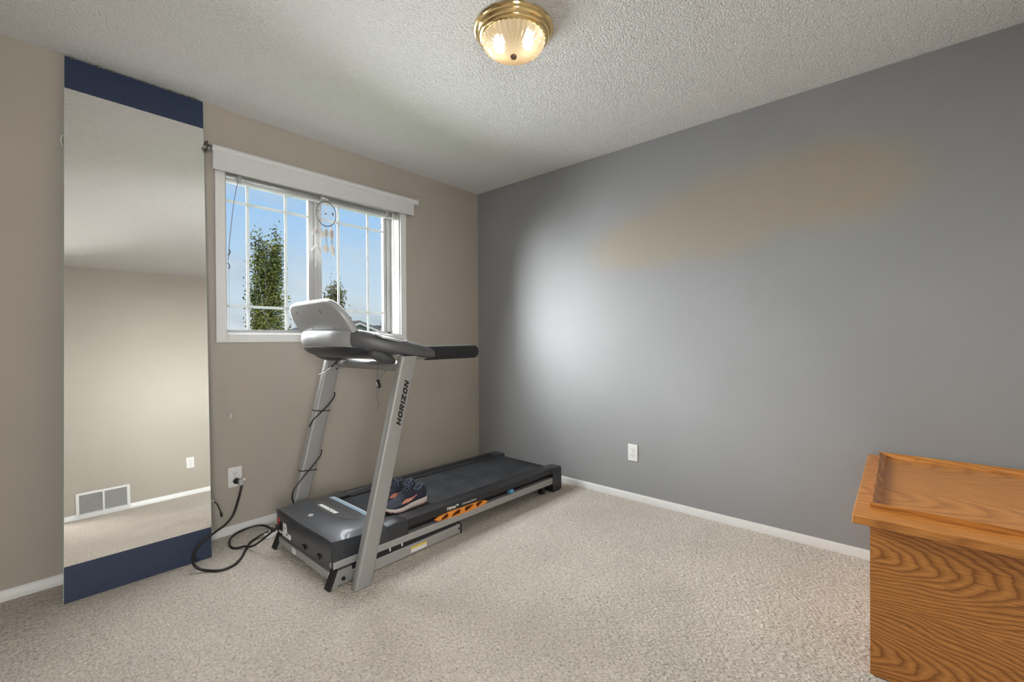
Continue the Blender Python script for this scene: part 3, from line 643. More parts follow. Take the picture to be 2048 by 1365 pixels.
# uprights: slanted rounded tubes
def upright(fy):
    ya, yb_ = fy(-1.050), fy(-1.096)
    def ring(z):
        xa = -1.838 + 0.2476*z; xb = -1.753 + 0.2550*z; y0, y1 = min(ya, yb_), max(ya, yb_)
        return [(u, v, z) for u, v in rrect(xb-xa, y1-y0, 0.014, 5, (xa+xb)/2, (y0+y1)/2)]
    u = build(MB().loft([ring(0.0035), ring(0.02), ring(0.3), ring(0.6), ring(0.9), ring(1.035)], True), 'upright', 'silver', tm, sharp=60)
    return u
un = upright(lambda y: y); uf = upright(mu_)
ud = Vector((0.2513, 0, 1)).normalized()
block_word('upright_lettering', 'HORIZON', 0.0265, 0.0290, 0.0050, (-1.582, -1.0964, 0.812), ud, Vector((-ud.z, 0, ud.x)), 'black_print', un, shear=0.30)
build(MB().tube([(-1.511, -1.052, 0.979), (-1.511, mu_(-1.052), 0.979)], 0.0275, 16), 'crossbar', 'silver', tm)
build(MB().prism(rrect(0.06, 0.075, 0.02, 5, -1.515, 0.975), 'Y', mu_(-1.046), mu_(-1.050)), 'crossbar_flange', 'silver', tm)
for z in (0.943, 1.006): build(MB().ball((-1.533, mu_(-1.044), z), 0.0055), 'flange_bolt', 'black', tm)
# base frame on the floor
def base(fy):
    a, b = sorted((fy(-1.006), fy(-0.966)))
    r_ = build(MB().box(-1.80, -1.135, a, b, 0.006, 0.057), 'base_rail', 'steel', tm, bevel=0.003)
    a2, b2 = sorted((fy(-1.008), fy(-0.964)))
    build(MB().box(-1.137, -1.126, a2, b2, 0.004, 0.058), 'rail_cap', 'black', r_, bevel=0.002)
    yy = fy(-1.007); a3, b3 = sorted((yy, fy(-1.004))); build(MB().box(-1.152, -1.142, a3, b3, 0.028, 0.040), 'rail_hole', 'black', r_)
    # front corner bracket and rubber-faced foot
    k_ = build(MB().box(-1.872, -1.80, a, b, 0.012, 0.078), 'corner_bracket', 'silver', tm, bevel=0.002)
    a4, b4 = sorted((fy(-1.011), fy(-1.004))); build(MB().lathe([(0.009, 0), (0.009, 0.005), (0.004, 0.007)], (-1.845, min(fy(-1.006), fy(-1.012)), 0.036), 'Y', 12), 'bracket_bolt', 'black', k_)
    f_ = build(MB().prism([(-1.872, 0.082), (-1.906, 0.004), (-1.872, 0.004)], 'Y', a, b), 'front_foot', 'silver', tm)
    build(MB().hexa([(-1.915, a-.002, 0.002), (-1.902, a-.002, 0.002), (-1.902, b+.002, 0.002), (-1.915, b+.002, 0.002), (-1.880, a-.002, 0.084), (-1.868, a-.002, 0.084), (-1.868, b+.002, 0.084), (-1.880, b+.002, 0.084)]), 'foot_pad', 'rubber', f_, bevel=0.002)
base(lambda y: y); base(mb_)
build(MB().box(-1.893, -1.862, mb_(-0.964), -0.964, 0.030, 0.066), 'front_crossbar', 'steel', tm, bevel=0.003)
build(MB().box(-1.8945, -1.893, -0.615, -0.575, 0.034, 0.062), 'inspection_label', 'white_print', tm)
build(MB().box(-1.80, -1.765, -1.052, -1.006, 0.015, 0.052), 'upright_bracket', 'steel', tm)
build(MB().box(-1.80, -1.765, mb_(-1.006), mu_(-1.050), 0.015, 0.052), 'upright_bracket', 'steel', tm)
build(MB().box(-1.80, -1.16, -0.998, -0.975, 0.057, 0.094), 'lift_frame', 'black', tm)
build(MB().box(-1.80, -1.16, mb_(-0.975), mb_(-0.998), 0.057, 0.094), 'lift_frame', 'black', tm)
# deck: side frame rails, side covers, belt
def sloped(x0, x1, y0, y1, za0, za1, zb0, zb1):
    y0, y1 = min(y0, y1), max(y0, y1)
    return MB().hexa([(x0,y0,za0),(x1,y0,zb0),(x1,y1,zb0),(x0,y1,za0),(x0,y0,za1),(x1,y0,zb1),(x1,y1,zb1),(x0,y1,za1)])
def deckside(fy):
    build(sloped(-1.893, -0.215, fy(-1.010), fy(-0.972), 0.092, 0.124, 0.061, 0.107), 'deck_rail', 'steel', tm, bevel=0.0025)
    # side cover: stepped profile in (y offset, z)
    pf = [(-1.009, 0.156), (-1.009, 0.187), (-1.003, 0.192), (-0.975, 0.194), (-0.962, 0.191), (-0.956, 0.186), (-0.944, 0.185), (-0.930, 0.189), (-0.908, 0.189), (-0.902, 0.184), (-0.902, 0.156)]
    dz = -0.018
    build(MB().loft([[(-1.4945, fy(a), z) for a, z in pf], [(-0.23, fy(a), z+dz) for a, z in pf]], True, smooth=False), 'side_cover', 'black', tm)
    e = [(-1.014, 0.002), (-1.014, 0.166), (-1.006, 0.174), (-0.930, 0.174), (-0.904, 0.168), (-0.904, 0.030), (-0.935, 0.002)]
    ec = MB(); ec.loft([[(-0.245, fy(a), z) for a, z in e], [(-0.24, fy(a), z) for a, z in e], [(-0.155, fy(a), z-0.002) for a, z in e], [(-0.132, fy(lerp(a, -0.96, .08)), lerp(z, .08, .06)) for a, z in e]], True, smooth=False)
    build(ec, 'rear_end_cap', 'charcoal', tm, bevel=0.003)
    a, b = sorted((fy(-0.985), fy(-0.95)))
    build(MB().box(-0.34, -0.305, a, b, 0.004, 0.064), 'rear_leg', 'black', tm, bevel=0.002)
deckside(lambda y: y); deckside(md_)
build(sloped(-1.60, -0.24, -0.971, md_(-0.971), 0.096, 0.150, 0.076, 0.132), 'deck_board', 'black', tm)
bp_ = MB(); rings = []
for i in range(13):
    t = i/12; x = lerp(-1.63, -0.200, t); zc = lerp(0.1815, 0.1635, t)
    rings.append([(x, -0.905, zc), (x, md_(-0.905), zc), (x, md_(-0.905), zc-0.004), (x, -0.905, zc-0.004)])
for k in range(1, 7):
    a = PI*k/6*0.9; x = -0.200 + 0.035*math.sin(a); zc = 0.1635 - 0.035*(1-math.cos(a))
    rings.append([(x, -0.905, zc), (x, md_(-0.905), zc), (x-0.003, md_(-0.905), zc-0.003), (x-0.003, -0.905, zc-0.003)])
build(bp_.loft(rings, True), 'running_belt', 'belt', tm, sharp=40)
build(MB().tube([(-0.200, -0.900, 0.130), (-0.200, md_(-0.900), 0.130)], 0.028, 16), 'rear_roller', 'steel', tm)
# cushions
def cz(x): return lerp(0.1370, 0.1275, (x+1.32)/0.41)
cxA, cxB = -1.325, -0.915
def lens(t): x = lerp(cxA, cxB, t); return x, cz(x)
outer = []
for i in range(21):
    t = i/20; x, z = lens(t); outer.append((x, z + 0.019*math.sin(PI*t)**0.35*(1-0.1*math.cos(4*PI*t))))
for i in range(20, -1, -1):
    t = i/20; x, z = lens(t); outer.append((x, z - 0.0195*math.sin(PI*t)**0.35))
holes = []
for (t0, t1, up_) in ((0.10, 0.24, 1), (0.29, 0.46, 1), (0.54, 0.71, -1), (0.76, 0.90, -1)):
    xa, za = lens(t0); xb, zb_ = lens(t1); zm = (za+zb_)/2
    (lambda p: holes.append(p if up_ > 0 else [(xa+xb-q_[0], 2*zm-q_[1]) for q_ in p]))([(xa, zm-0.010), (xa+.008, zm-0.014), (xb-.010, zm-0.014), (xb, zm-0.010), (xb, zm+0.009), (xb-.008, zm+0.013), (lerp(xa, xb, .6), zm+0.010), (lerp(xa, xb, .25), zm+0.002)])
flat2d('orange_cushion', [outer]+holes, (0, -1.007, 0), (1, 0, 0), (0, 0, 1), 0.010, 'cushion_orange', tm)
build(MB().box(cxA+.02, cxB-.02, -0.999, -0.995, 0.115, 0.157), 'cushion_recess', 'cushion_recess' if 'cushion_recess' in M else mat('dark_red_recess', (0.09, 0.018, 0.006), 0.6), tm)
build(MB().tube([(-0.715, -1.004, 0.128), (-0.680, -1.004, 0.127)], 0.013, 14), 'blue_cushion', 'cushion_blue', tm)
sl = Vector((1.33, 0, -0.018)).normalized()
text('cushion_lettering', 'TRINet™', 0.022, (-1.195, -1.0096, 0.1690), sl, (0, 0, 1), 'white_print', tm, shear=0.1, weight=0.0006)
text('cushion_lettering', 'Cushioning System', 0.0150, (-1.068, -1.0096, 0.1675), sl, (0, 0, 1), 'white_print', tm, shear=0.15)
wl = build(MB().box(-1.475, -1.375, -1.0068, -1.0058, 0.014, 0.044), 'warning_label', 'white_print', tm)
build(MB().box(-1.475, -1.375, -1.0074, -1.0068, 0.033, 0.044), 'label_header', 'yellow_print', wl)
for x in (-1.60, -1.53): build(MB().box(x-.003, x+.003, -1.008, -1.003, 0.070, 0.088), 'frame_pin', 'white_print', tm)
# motor hood
HW = 0.335
def ztop(x, t):
    side = 0.217 - 0.037*(x+1.9)/0.415
    hh = 0.006 + 0.024*sstep(-1.90, -1.78, x) + 0.004*sstep(-1.70, -1.62, x)
    return side + hh*(1-abs(t)**4.5) - 0.030*max(0, (t-0.72)/0.28)**2*(1-sstep(-1.80, -1.66, x))
nx, ny = 18, 26
ts = [-1 + 2*j/ny for j in range(ny+1)]
ts = [math.copysign(abs(t)**0.8, t) for t in ts]
rows = []
def hx(x, t): return x - 0.010*(1-t*t)*max(0, 1-(x+1.9)/0.1) + 0.030*max(0, (t-0.75)/0.25)**2*max(0, 1-(x+1.9)/0.1)
zbot = 0.090
xs = [-1.9 + 0.28*(i/nx)**1.15 for i in range(nx+1)]
rows.append([(hx(-1.888, t), YD+HW*t, zbot) for t in ts])
rows.append([(hx(-1.896, t), YD+HW*t, 0.15) for t in ts])
rows.append([(hx(-1.900, t), YD+HW*t, ztop(-1.9, t)-0.006) for t in ts])
for x in xs[0:1]: rows.append([(hx(x+.003, t), YD+HW*t*0.995, ztop(x, t)) for t in ts])
for x in xs[1:]: rows.append([(x + 0.030*max(0, (t-0.75)/0.25)**2*max(0, 1-(x+1.9)/0.1), YD+HW*t*0.995, ztop(x, t)) for t in ts])
rows.append([(-1.608, YD+HW*t*0.995, ztop(-1.62, t)-0.012) for t in ts])
rows.append([(-1.592, YD+HW*t*0.995, 0.160) for t in ts])
hood = MB(); nrow = len(ts)
hood.add([p for r in rows for p in r], [(i*nrow+j, i*nrow+j+1, (i+1)*nrow+j+1, (i+1)*nrow+j) for i in range(len(rows)-1) for j in range(nrow-1)], True)
for e in (0, -1):   # side walls
    prof_ = [r[e] for r in rows]; yy = YD + (HW if e == -1 else -HW)
    low = [(p[0], yy, min(p[2], zbot if p[0] < -1.80 else 0.108)) for p in prof_]
    n_ = len(prof_); hood.add(prof_+low, [(i, i+1, i+1+n_, i+n_) for i in range(n_-1)], False)
M['hood'] = mat('metallic_charcoal_hood', (0.050, 0.054, 0.063), rough=0.36, metal=0.35, coat=0.2, bump=0.08, bump_scale=900)
ho = build(hood, 'motor_hood', 'hood', tm, sharp=38)
def wing(fy):
    def sec(x, zt): return [(x, fy(-1.009), 0.108), (x, fy(-1.009), zt-.004), (x, fy(-1.003), zt), (x, fy(-0.935), zt+.004), (x, fy(-0.905), zt-.002), (x, fy(-0.905), 0.15)]
    build(MB().loft([sec(-1.615, 0.194), sec(-1.56, 0.199), sec(-1.510, 0.197), sec(-1.494, 0.190)], True, smooth=False), 'hood_wing', 'charcoal', ho)
wing(lambda y: y); wing(md_)
# hood top panel, lettering, strip, screw, socket
def onhood(x, t, off=0.001): return (x, YD+HW*t*0.995, ztop(x, t)+off)
def hood_patch(name, outline, off, material, thick=0.0015):
    # outline in (x,t): triangulated fan strips following the surface
    mb = MB(); n_ = 14
    ts_ = np.linspace(outline[0], outline[1], n_)
    top = []; bot = []
    for t in ts_:
        xa, xb = outline[2](t), outline[3](t)
        top.append([onhood(lerp(xa, xb, k/4), t, off) for k in range(5)])
    n5 = 5; vs_ = [p for r in top for p in r]
    mb.add(vs_, [(i*n5+k, i*n5+k+1, (i+1)*n5+k+1, (i+1)*n5+k) for i in range(n_-1) for k in range(4)], True)
    vs2 = [(p[0], p[1], p[2]-thick) for p in vs_]; o_ = len(vs_)
    edge = [0*n5+k for k in range(5)] + [i*n5+4 for i in range(1, n_)] + [(n_-1)*n5+k for k in (3, 2, 1, 0)] + [i*n5 for i in range(n_-2, 0, -1)]
    mb.add([vs_[e] for e in edge]+[vs2[e] for e in edge], [(i, (i+1) % len(edge), (i+1) % len(edge)+len(edge), i+len(edge)) for i in range(len(edge))], False)
    return build(mb, name, material, ho, sharp=50)
M['panel_grey'] = mat('dark_badge_panel', (0.055, 0.055, 0.055), rough=0.35)
bow = lambda t: (1-(t/0.62)**2) if abs(t) < 0.62 else 0
hood_patch('badge_panel', (-0.62, 0.62, lambda t: -1.700 - 0.082*max(0, bow(t))**0.45, lambda t: -1.698), 0.0012, 'panel_grey')
hood_patch('panel_seam', (-0.62, 0.62, lambda t: -1.6985, lambda t: -1.6945), 0.0014, 'black')
hood_patch('blue_strip', (-0.58, 0.58, lambda t: -1.652, lambda t: -1.628), 0.0016, 'strip_blue')
hood_patch('strip_edge', (-0.58, 0.58, lambda t: -1.630, lambda t: -1.626), 0.0024, 'white_print')
pA = Vector(onhood(-1.735, 0.15)); pB = Vector(onhood(-1.735, -0.15)); Uh = (pB-pA).normalized()
pc = Vector(onhood(-1.75, 0)); pd = Vector(onhood(-1.71, 0)); Vh = (pd-pc).normalized()
block_word('hood_lettering', 'HORIZON', 0.0245, 0.0245, 0.0042, Vector(onhood(-1.745, 0.04, 0.0034)), Uh, Vh, 'white_print', ho, shear=0.2)
sc = onhood(-1.838, 0.02, 0.002); build(MB().lathe([(0.014, -0.004), (0.014, 0.001), (0.011, 0.003), (0.006, 0.0015)], sc, n=18), 'hood_screw', 'silver', ho)
fxr = -1.9105
def fr_(y): return hx(-1.897, (y-YD)/HW) - 0.001
for y in (-0.74, -0.885): build(MB().box(fr_(y)-.002, fr_(y)+0.006, y-.012, y+.012, 0.108, 0.126), 'hood_slot', 'black', ho)
build(MB().box(fr_(-.44)-.003, fr_(-.44)+.008, -0.448, -0.420, 0.140, 0.178), 'power_switch', 'red', ho, bevel=0.002)
build(MB().box(fr_(-.45)-.005, fr_(-.45)+.008, -0.482, -0.454, 0.122, 0.160), 'power_socket', 'black', ho, bevel=0.002)
build(MB().box(fr_(-.44)-.0025, fr_(-.44)+.004, -0.490, -0.445, 0.108, 0.118), 'socket_label', 'white_print', ho)
sg_ = build(MB().box(fr_(-.53)-.0015, fr_(-.53)+.004, -0.535, -0.500, 0.105, 0.170).box(fr_(-.56)-.0018, fr_(-.56)+.004, -0.585, -0.535, 0.105, 0.128), 'rating_label', 'white_print', ho)
build(MB().box(fr_(-.55)-.0024, fr_(-.55)-.0010, -0.560, -0.540, 0.120, 0.126).box(fr_(-.53)-.0024, fr_(-.53)-.001, -0.530, -0.522, 0.145, 0.153), 'label_mark', 'black_print', sg_)
# console -----------------------------------------------------------
cn = build(MB().box(-1.60, -1.50, -0.80, -0.60, 1.05, 1.09), 'console', 'silver_plastic', tm)   # core, the shells are its pieces
def xf(a): return interp(a, [(0, -1.815), (.15, -1.812), (.22, -1.800), (.27, -1.775), (.31, -1.735), (.345, -1.685), (.375, -1.625), (.395, -1.560), (.405, -1.50)])
def xr(a): return interp(a, [(0, -1.64), (.20, -1.63), (.25, -1.585), (.28, -1.50), (.31, -1.405), (.34, -1.375), (.39, -1.372), (.405, -1.40)])
def zt_(x, a): return 1.178 - 0.185*(x+1.80) - 0.29*max(0, a-0.285)
def zb_f(x, a): return 1.072 - 0.140*(x+1.80)
def csec(sv, sgn, pinch=1.0):
    a = abs(sv); y = YC + sv; x0, x1 = xf(a), xr(a); xc, hx_ = (x0+x1)/2, (x1-x0)/2; out = []
    for k in range(28):
        th = 2*PI*k/28; c_, s_ = math.cos(th), math.sin(th)
        x = xc + hx_*math.copysign(abs(c_)**0.55, c_); mid = (zt_(x, a)+zb_f(x, a))/2; hf = (zt_(x, a)-zb_f(x, a))/2*pinch
        out.append((x, y, mid + hf*math.copysign(abs(s_)**0.62, s_)))
    return out
build(MB().loft([csec(s_, 1) for s_ in np.linspace(-0.262, 0.262, 21)], True), 'console_shell', 'silver_plastic', cn, sharp=50)
for sg in (-1, 1):
    st = [0.262, .275, .285, .295, .305, .32, .34, .36, .375, .387, .396, .402, .405]
    pin = [1, 1, 1, 1, 1, 1, 1, .99, .96, .90, .80, .62, .35]
    am = build(MB().loft([csec(sg*s_, sg, p_) for s_, p_ in zip(st, pin)], True), 'console_arm', 'dark_grey', cn, sharp=50)
    # bottle well on top of the arm
    yw = YC + sg*0.333; w_ = MB(); ww = MB()
    def well(rx, ry, z_off): return [(-1.60 + rx*math.cos(2*PI*k/24), yw + ry*math.sin(2*PI*k/24), zt_(-1.60 + rx*math.cos(2*PI*k/24), abs(yw + ry*math.sin(2*PI*k/24) - YC)) + z_off) for k in range(24)]
    build(MB().loft([well(.088, .046, -.006), well(.088, .046, .003), well(.076, .035, .003), well(.074, .033, -.002)], True), 'well_rim', 'silver_plastic', am)
    build(MB().loft([well(.073, .032, -.004), well(.072, .031, -.0005)], True), 'bottle_well', 'black', am)
    # lower grip wedge
    yy = YC + sg*0.30
    pod = MB(); rings = []
    for i in range(9):
        t = i/8; x = lerp(-1.70, -1.555, t); q = math.sin(PI*min(1, .1+t*.9))**.6
        rings.append([(x, yy + 0.05*q*math.cos(2*PI*k/14), 1.050 - 0.10*(t-.2) * .3 - 0.022*t + 0.030*q*math.sin(2*PI*k/14)) for k in range(14)])
    build(pod.loft(rings, True), 'bottle_pod', 'dark_grey', am)
    gy = YC + sg*0.355
    tl_ = -1.415
    build(MB().tube([(-1.50, gy, 1.046), (tl_, gy, 1.046)], 0.031, 18), 'handle_tube', 'silver', tm)
    build(MB().lathe([(0.030, 0), (0.0375, 0.004), (0.0375, 0.340), (0.035, 0.352), (0.026, 0.358)], (tl_, gy, 1.0465), 'X', 24), 'handle_grip', 'foam', tm)
# dark tray under the console
tr = []
for s_ in np.linspace(-0.315, 0.315, 21):
    a = abs(s_)/0.315; q = (1-a**3.2)**0.5 if a < 1 else 0.05; q = max(q, .08)
    x0, x1 = xf(abs(s_))+0.012, -1.55; ring = []
    for k in range(20):
        th = 2*PI*k/20; c_, sn = math.cos(th), math.sin(th); x = (x0+x1)/2 + (x1-x0)/2*math.copysign(abs(c_)**.7, c_)
        ring.append((x, YC+s_, 1.090 - 0.135*(x+1.80)*0.4 + (0.010 if sn > 0 else 0.062*q)*math.copysign(abs(sn)**.8, sn)))
    tr.append(ring)
build(MB().loft(tr, True), 'console_tray', 'charcoal', cn, sharp=60)
# display board, seen from behind
bu = Vector((0, 1, 0)); bv = Vector((-0.098, 0, 0.150)).normalized()
ol = rrect(0.535, 0.215, 0.02, 8, 0, 0.060, rs=(0.11, 0.11, 0.02, 0.02))
dbd = flat2d('display_board', [ol], (-1.757, YC+0.005, 1.160), bu, bv, 0.016, 'silver_plastic', cn, bevel=0.009)
for p in dbd.data.polygons: p.use_smooth = True
dbd.data.set_sharp_from_angle(angle=R(50))
bn = bu.cross(bv)
sgn = -1 if bn.x > 0 else 1
for (u, v) in ((0.165, 0.125), (-0.09, 0.125), (0.10, 0.03), (-0.13, 0.03)):
    flat2d('screw_slot', [rrect(0.007, 0.020, 0.003, 3)], Vector((-1.757, YC, 1.160))+bu*u+bv*v, bu, bv, 0.001, 'dark_grey', dbd, z0=sgn*0.0172)
# cable tied along the far upright
def up_pt(z, fx, fy_): # point on far upright: fx 0..1 across x, fy_ offset toward the room
    xa = -1.838 + 0.2476*z; xb = -1.753 + 0.2550*z; return (lerp(xa, xb, fx), mu_(-1.050) - fy_, z)
build(MB().tube(smoothpath([up_pt(1.05, .62, .006), up_pt(0.985, .62, .008), up_pt(0.955, .30, .008), up_pt(0.935, -.08, .004)]), 0.004, 8), 'console_cable', 'cord', tm)
build(MB().tube(smoothpath([up_pt(0.80, 1.08, -.01), up_pt(0.775, 1.06, .002), up_pt(0.735, .80, .006), up_pt(0.69, .35, .006), up_pt(0.655, -.02, .004), up_pt(0.615, -.10, -.01)]), 0.004, 8), 'console_cable', 'cord', tm)
build(MB().tube(smoothpath([up_pt(0.47, 1.10, -.01), up_pt(0.44, 1.05, .002), up_pt(0.40, .75, .006), up_pt(0.35, .30, .006), up_pt(0.30, -.10, .004), up_pt(0.27, -.24, .002), up_pt(0.235, -.20, 0.0), up_pt(0.195, .02, -.002)]), 0.004, 8), 'console_cable', 'cord', tm)
for z, z2 in ((0.705, 0.695), (0.372, 0.362)):
    build(MB().tube([up_pt(z+.006, -.16, -.012), up_pt(z, -.05, .0035), up_pt(z2, 1.02, .0035), up_pt(z2, 1.04, -.02)], 0.0028, 6), 'cable_tie', 'black', tm)
build(MB().tube([up_pt(0.955, .30, .012), up_pt(0.93, -.05, .012), up_pt(0.915, -.35, .004)], 0.0025, 6), 'cable_tie', 'white_print', tm)

# safety key hanging over the crossbar
sk = thing('safety_key', (-1.545, -0.80, 0.78), 'small black safety clip on a string over the treadmill crossbar', 'safety clip')
ky = -0.815
loop = [(-1.512, ky+.05, 1.045), (-1.495, ky+.03, 1.012), (-1.540, ky+.012, 1.006), (-1.543, ky, 0.965), (-1.545, ky+.002, 0.91), (-1.545, ky+.004, 0.86), (-1.546, ky+.002, 0.80), (-1.546, ky-.012, 0.775), (-1.546, ky-.004, 0.765), (-1.546, ky-.002, 0.735)]
build(MB().tube(smoothpath(loop), 0.0016, 6), 'string', 'string', sk)
build(MB().tube(smoothpath([(-1.480, ky-.03, .98), (-1.510, ky-.025, .948), (-1.540, ky-.030, .925), (-1.546, ky-.018, .88), (-1.546, ky-.012, .82), (-1.546, ky-.014, .775), (-1.546, ky-.024, .77)]), 0.0014, 6), 'string', 'string', sk)
kb = build(MB().prism([(ky+.004, .897), (ky-.016, .907), (ky-.038, .870), (ky-.018, .858)], 'X', -1.555, -1.545), 'clip_body', 'black', sk, bevel=0.002)
build(MB().prism([(ky-.003, .893), (ky-.008, .895), (ky-.022, .872), (ky-.018, .869)], 'X', -1.5562, -1.555), 'clip_mark', 'white_print', kb)

# ------------------------------------------------------------------ running shoes
def shoe(loc, rz, label):
    t_ = thing('running_shoe', loc, label, 'shoe', 'pair of running shoes')
    Ls = 0.275
    def place(o): o.rotation_euler = (0, 0, 0); return o
    hwid = [(0, .020), (.04, .033), (.12, .038), (.3, .036), (.45, .037), (.62, .046), (.74, .048), (.86, .042), (.94, .030), (.985, .014), (1, .004)]
    zbot = [(0, .012), (.06, .003), (.2, 0), (.7, 0), (.85, .006), (1, .022)]
    thk = [(0, .034), (.25, .034), (.5, .030), (.8, .023), (1, .014)]
    top = [(0, .070), (.03, .094), (.08, .104), (.14, .096), (.22, .080), (.30, .088), (.37, .108), (.43, .106), (.52, .090), (.65, .071), (.8, .056), (.92, .044), (1, .030)]
    us = [0, .015, .04, .08, .12, .17, .22, .27, .31, .36, .40, .45, .52, .6, .68, .76, .84, .9, .95, .985, 1]
    base = wloc(t_)
    ca, sa = math.cos(rz), math.sin(rz)
    def T(u, y, z):
        x = -Ls*(u-0.5); return (base.x + x*ca - y*sa, base.y + x*sa + y*ca, base.z + z)
    so = []
    for u in us:
        hw_ = interp(u, hwid); zb = interp(u, zbot); tk = interp(u, thk)
        so.append([T(u, hw_*1.03*a, zb + tk*b) for a, b in ((-.86, 0), (-1.02, .25), (-1.04, .6), (-.98, 1), (0, 1), (.98, 1), (1.04, .6), (1.02, .25), (.86, 0), (0, 0))])
    s_ = build(MB().loft(so, True), 'sole', 'sole', t_, sharp=60)
    tr_ = MB()
    for u in np.linspace(.06, .9, 11):
        hw_ = interp(u, hwid); zb = interp(u, zbot)
        tr_.hexa([T(u-.028, -hw_*.92, zb-.003), T(u+.028, -hw_*.92, zb-.003), T(u+.028, hw_*.92, zb-.003), T(u-.028, hw_*.92, zb-.003), T(u-.028, -hw_*.98, zb+.004), T(u+.028, -hw_*.98, zb+.004), T(u+.028, hw_*.98, zb+.004), T(u-.028, hw_*.98, zb+.004)])
    build(tr_, 'outsole', 'sole_pink', s_)
    up_ = []
    for u in us:
        hw_ = interp(u, hwid); zs = interp(u, zbot)+interp(u, thk)-.002; zt2 = interp(u, top); nar = 0.62 if u < .5 else lerp(.62, .75, (u-.5)/.5)
        up_.append([T(u, hw_*f*a, lerp(zs, zt2, b)) for a, b, f in ((-1, 0, .98), (-1, .3, 1.0), (-1, .6, lerp(1, nar, .45)), (-1, .85, nar), (-.6, .99, nar), (0, 1.02, nar), (.6, .99, nar), (1, .85, nar), (1, .6, lerp(1, nar, .45)), (1, .3, 1.0), (1, 0, .98))])
    u_ = build(MB().loft(up_, True), 'upper', 'navy', t_, sharp=70)
    # collar lining and padded collar ring
    col = []
    for k in range(24):
        a = 2*PI*k/24; u = .175 + .125*math.cos(a); col.append(T(u, 0.0215*math.sin(a), interp(u, top) + .0015))
    build(MB().tube(col+[col[0]], 0.0042, 8), 'collar', 'slate', u_)
    cen = T(.175, 0, .090); ins = MB(); ins.loft([col, [tuple(Vector(c_)*0.75 + Vector(cen)*0.25 - Vector((0, 0, .010))) for c_ in col], [tuple(Vector(c_)*0.3 + Vector(cen)*0.7 - Vector((0, 0, .004))) for c_ in col]], True); build(ins, 'lining', 'purple', u_)
    tg = []
    for u, z, w_ in ((.33, .128, .010), (.345, .124, .019), (.40, .112, .021), (.47, .101, .019), (.56, .086, .016)):
        tg.append([T(u, w_*a, z+b) for a, b in ((-1, 0), (-.5, .004), (.5, .004), (1, 0), (.5, -.006), (-.5, -.006))])
    build(MB().loft(tg, True), 'tongue', 'purple', u_)
    for k in range(5):
        u = .40 + .052*k; z = interp(u, top) + .007
        build(MB().tube(smoothpath([T(u, -.024, z-.008), T(u+.010, -.010, z+.001), T(u+.016, .010, z+.001), T(u+.026, .024, z-.008)], 4), 0.0022, 6), 'lace', 'slate', u_)
    for sg in (-1, 1):
        build(MB().tube(smoothpath([T(.40, 0, .119), T(.375, sg*.014, .132), T(.40, sg*.032, .126), T(.425, sg*.020, .116), T(.40, 0, .117)], 5), 0.002, 6).tube(smoothpath([T(.40, 0, .118), T(.44, sg*.018, .112), T(.47, sg*.034, .094)], 5), 0.0018, 6), 'lace', 'slate', u_)
    # swoosh-like coral side mark and overlays
    for sg in (-1, 1):
        lo = MB(); a_ = []; 
        for u, zc_, h_ in ((.30, .066, .0015), (.38, .058, .003), (.46, .052, .007), (.54, .052, .010), (.60, .054, .010), (.66, .052, .007), (.70, .046, .003)):
            hw_ = interp(u, hwid)
            a_.append([T(u, sg*(hw_*lerp(1.01, .90, max(0, (z-.05)/.04)) + .0012), z) for z in (zc_-h_, zc_, zc_+h_)] + [T(u, sg*(hw_*.9), zc_)])
        lo.loft(a_, True); lg = build(lo, 'side_logo', 'coral', u_)
        for u in (.52, .57, .62):
            hw_ = interp(u, hwid); build(MB().ball(T(u, sg*(hw_*.985+.0012), .053), .0025, .0012, .0025, 8, 5), 'logo_dot', 'black', lg)
        ov = MB(); b_ = []
        for u, z0_, z1_ in ((.70, .040, .062), (.80, .038, .055), (.90, .034, .044), (.96, .031, .036)):
            hw_ = interp(u, hwid); b_.append([T(u, sg*(hw_*1.0+.001), z0_), T(u, sg*(hw_*.93+.002), lerp(z0_, z1_, .6)), T(u, sg*(hw_*.80+.002), z1_), T(u, sg*hw_*.7, z0_)])
        build(ov.loft(b_, True), 'toe_overlay', 'slate', u_)
    return t_
shoe((-1.385, -0.828, 0.1795), R(2), 'navy running shoe with coral side mark, nearer one on the belt')
shoe((-1.375, -0.705, 0.1795), R(-3), 'navy running shoe half hidden behind the other on the belt')

# ------------------------------------------------------------------ cords and small things by the outlet
pc_ = thing('extension_cord', (-2.1, -0.2, 0), 'thick black power cord looping from the outlet across the carpet', 'cord')
Z = 0.0065
main = [(-1.958,-0.052,0.283),(-1.966,-0.060,0.262),(-1.985,-0.080,0.214),(-2.026,-0.130,0.153),(-2.079,-0.182,0.128),(-2.146,-0.258,0.132),(-2.189,-0.280,0.120),(-2.225,-0.300,0.104),(-2.247,-0.315,0.084),(-2.257,-0.330,0.061),(-2.257,-0.348,0.038),(-2.243,-0.366,0.019),(-2.215,-0.392,0.008),(-2.173,-0.435,Z),(-2.119,-0.433,Z),(-2.069,-0.385,Z),(-2.024,-0.308,Z),(-1.974,-0.225,Z),(-1.930,-0.190,Z),(-1.900,-0.192,Z+.012),(-1.868,-0.200,Z+.020)]
build(MB().tube(smoothpath(main), 0.0062, 10), 'cable', 'cord', pc_)
build(MB().lathe([(0.010, 0), (0.015, 0.004), (0.017, 0.016), (0.012, 0.026), (0.006, 0.030)], (-1.978, -0.040, 0.3055), 'Y', 14), 'plug', 'cord', pc_)
build(MB().box(-1.975, -1.950, -0.066, -0.036, 0.283, 0.316), 'clear_adapter', 'vinyl', pc_, bevel=0.006)
build(MB().box(-1.955, -1.940, -0.060, -0.042, 0.308, 0.322), 'adapter_latch', 'cream', pc_, bevel=0.003)
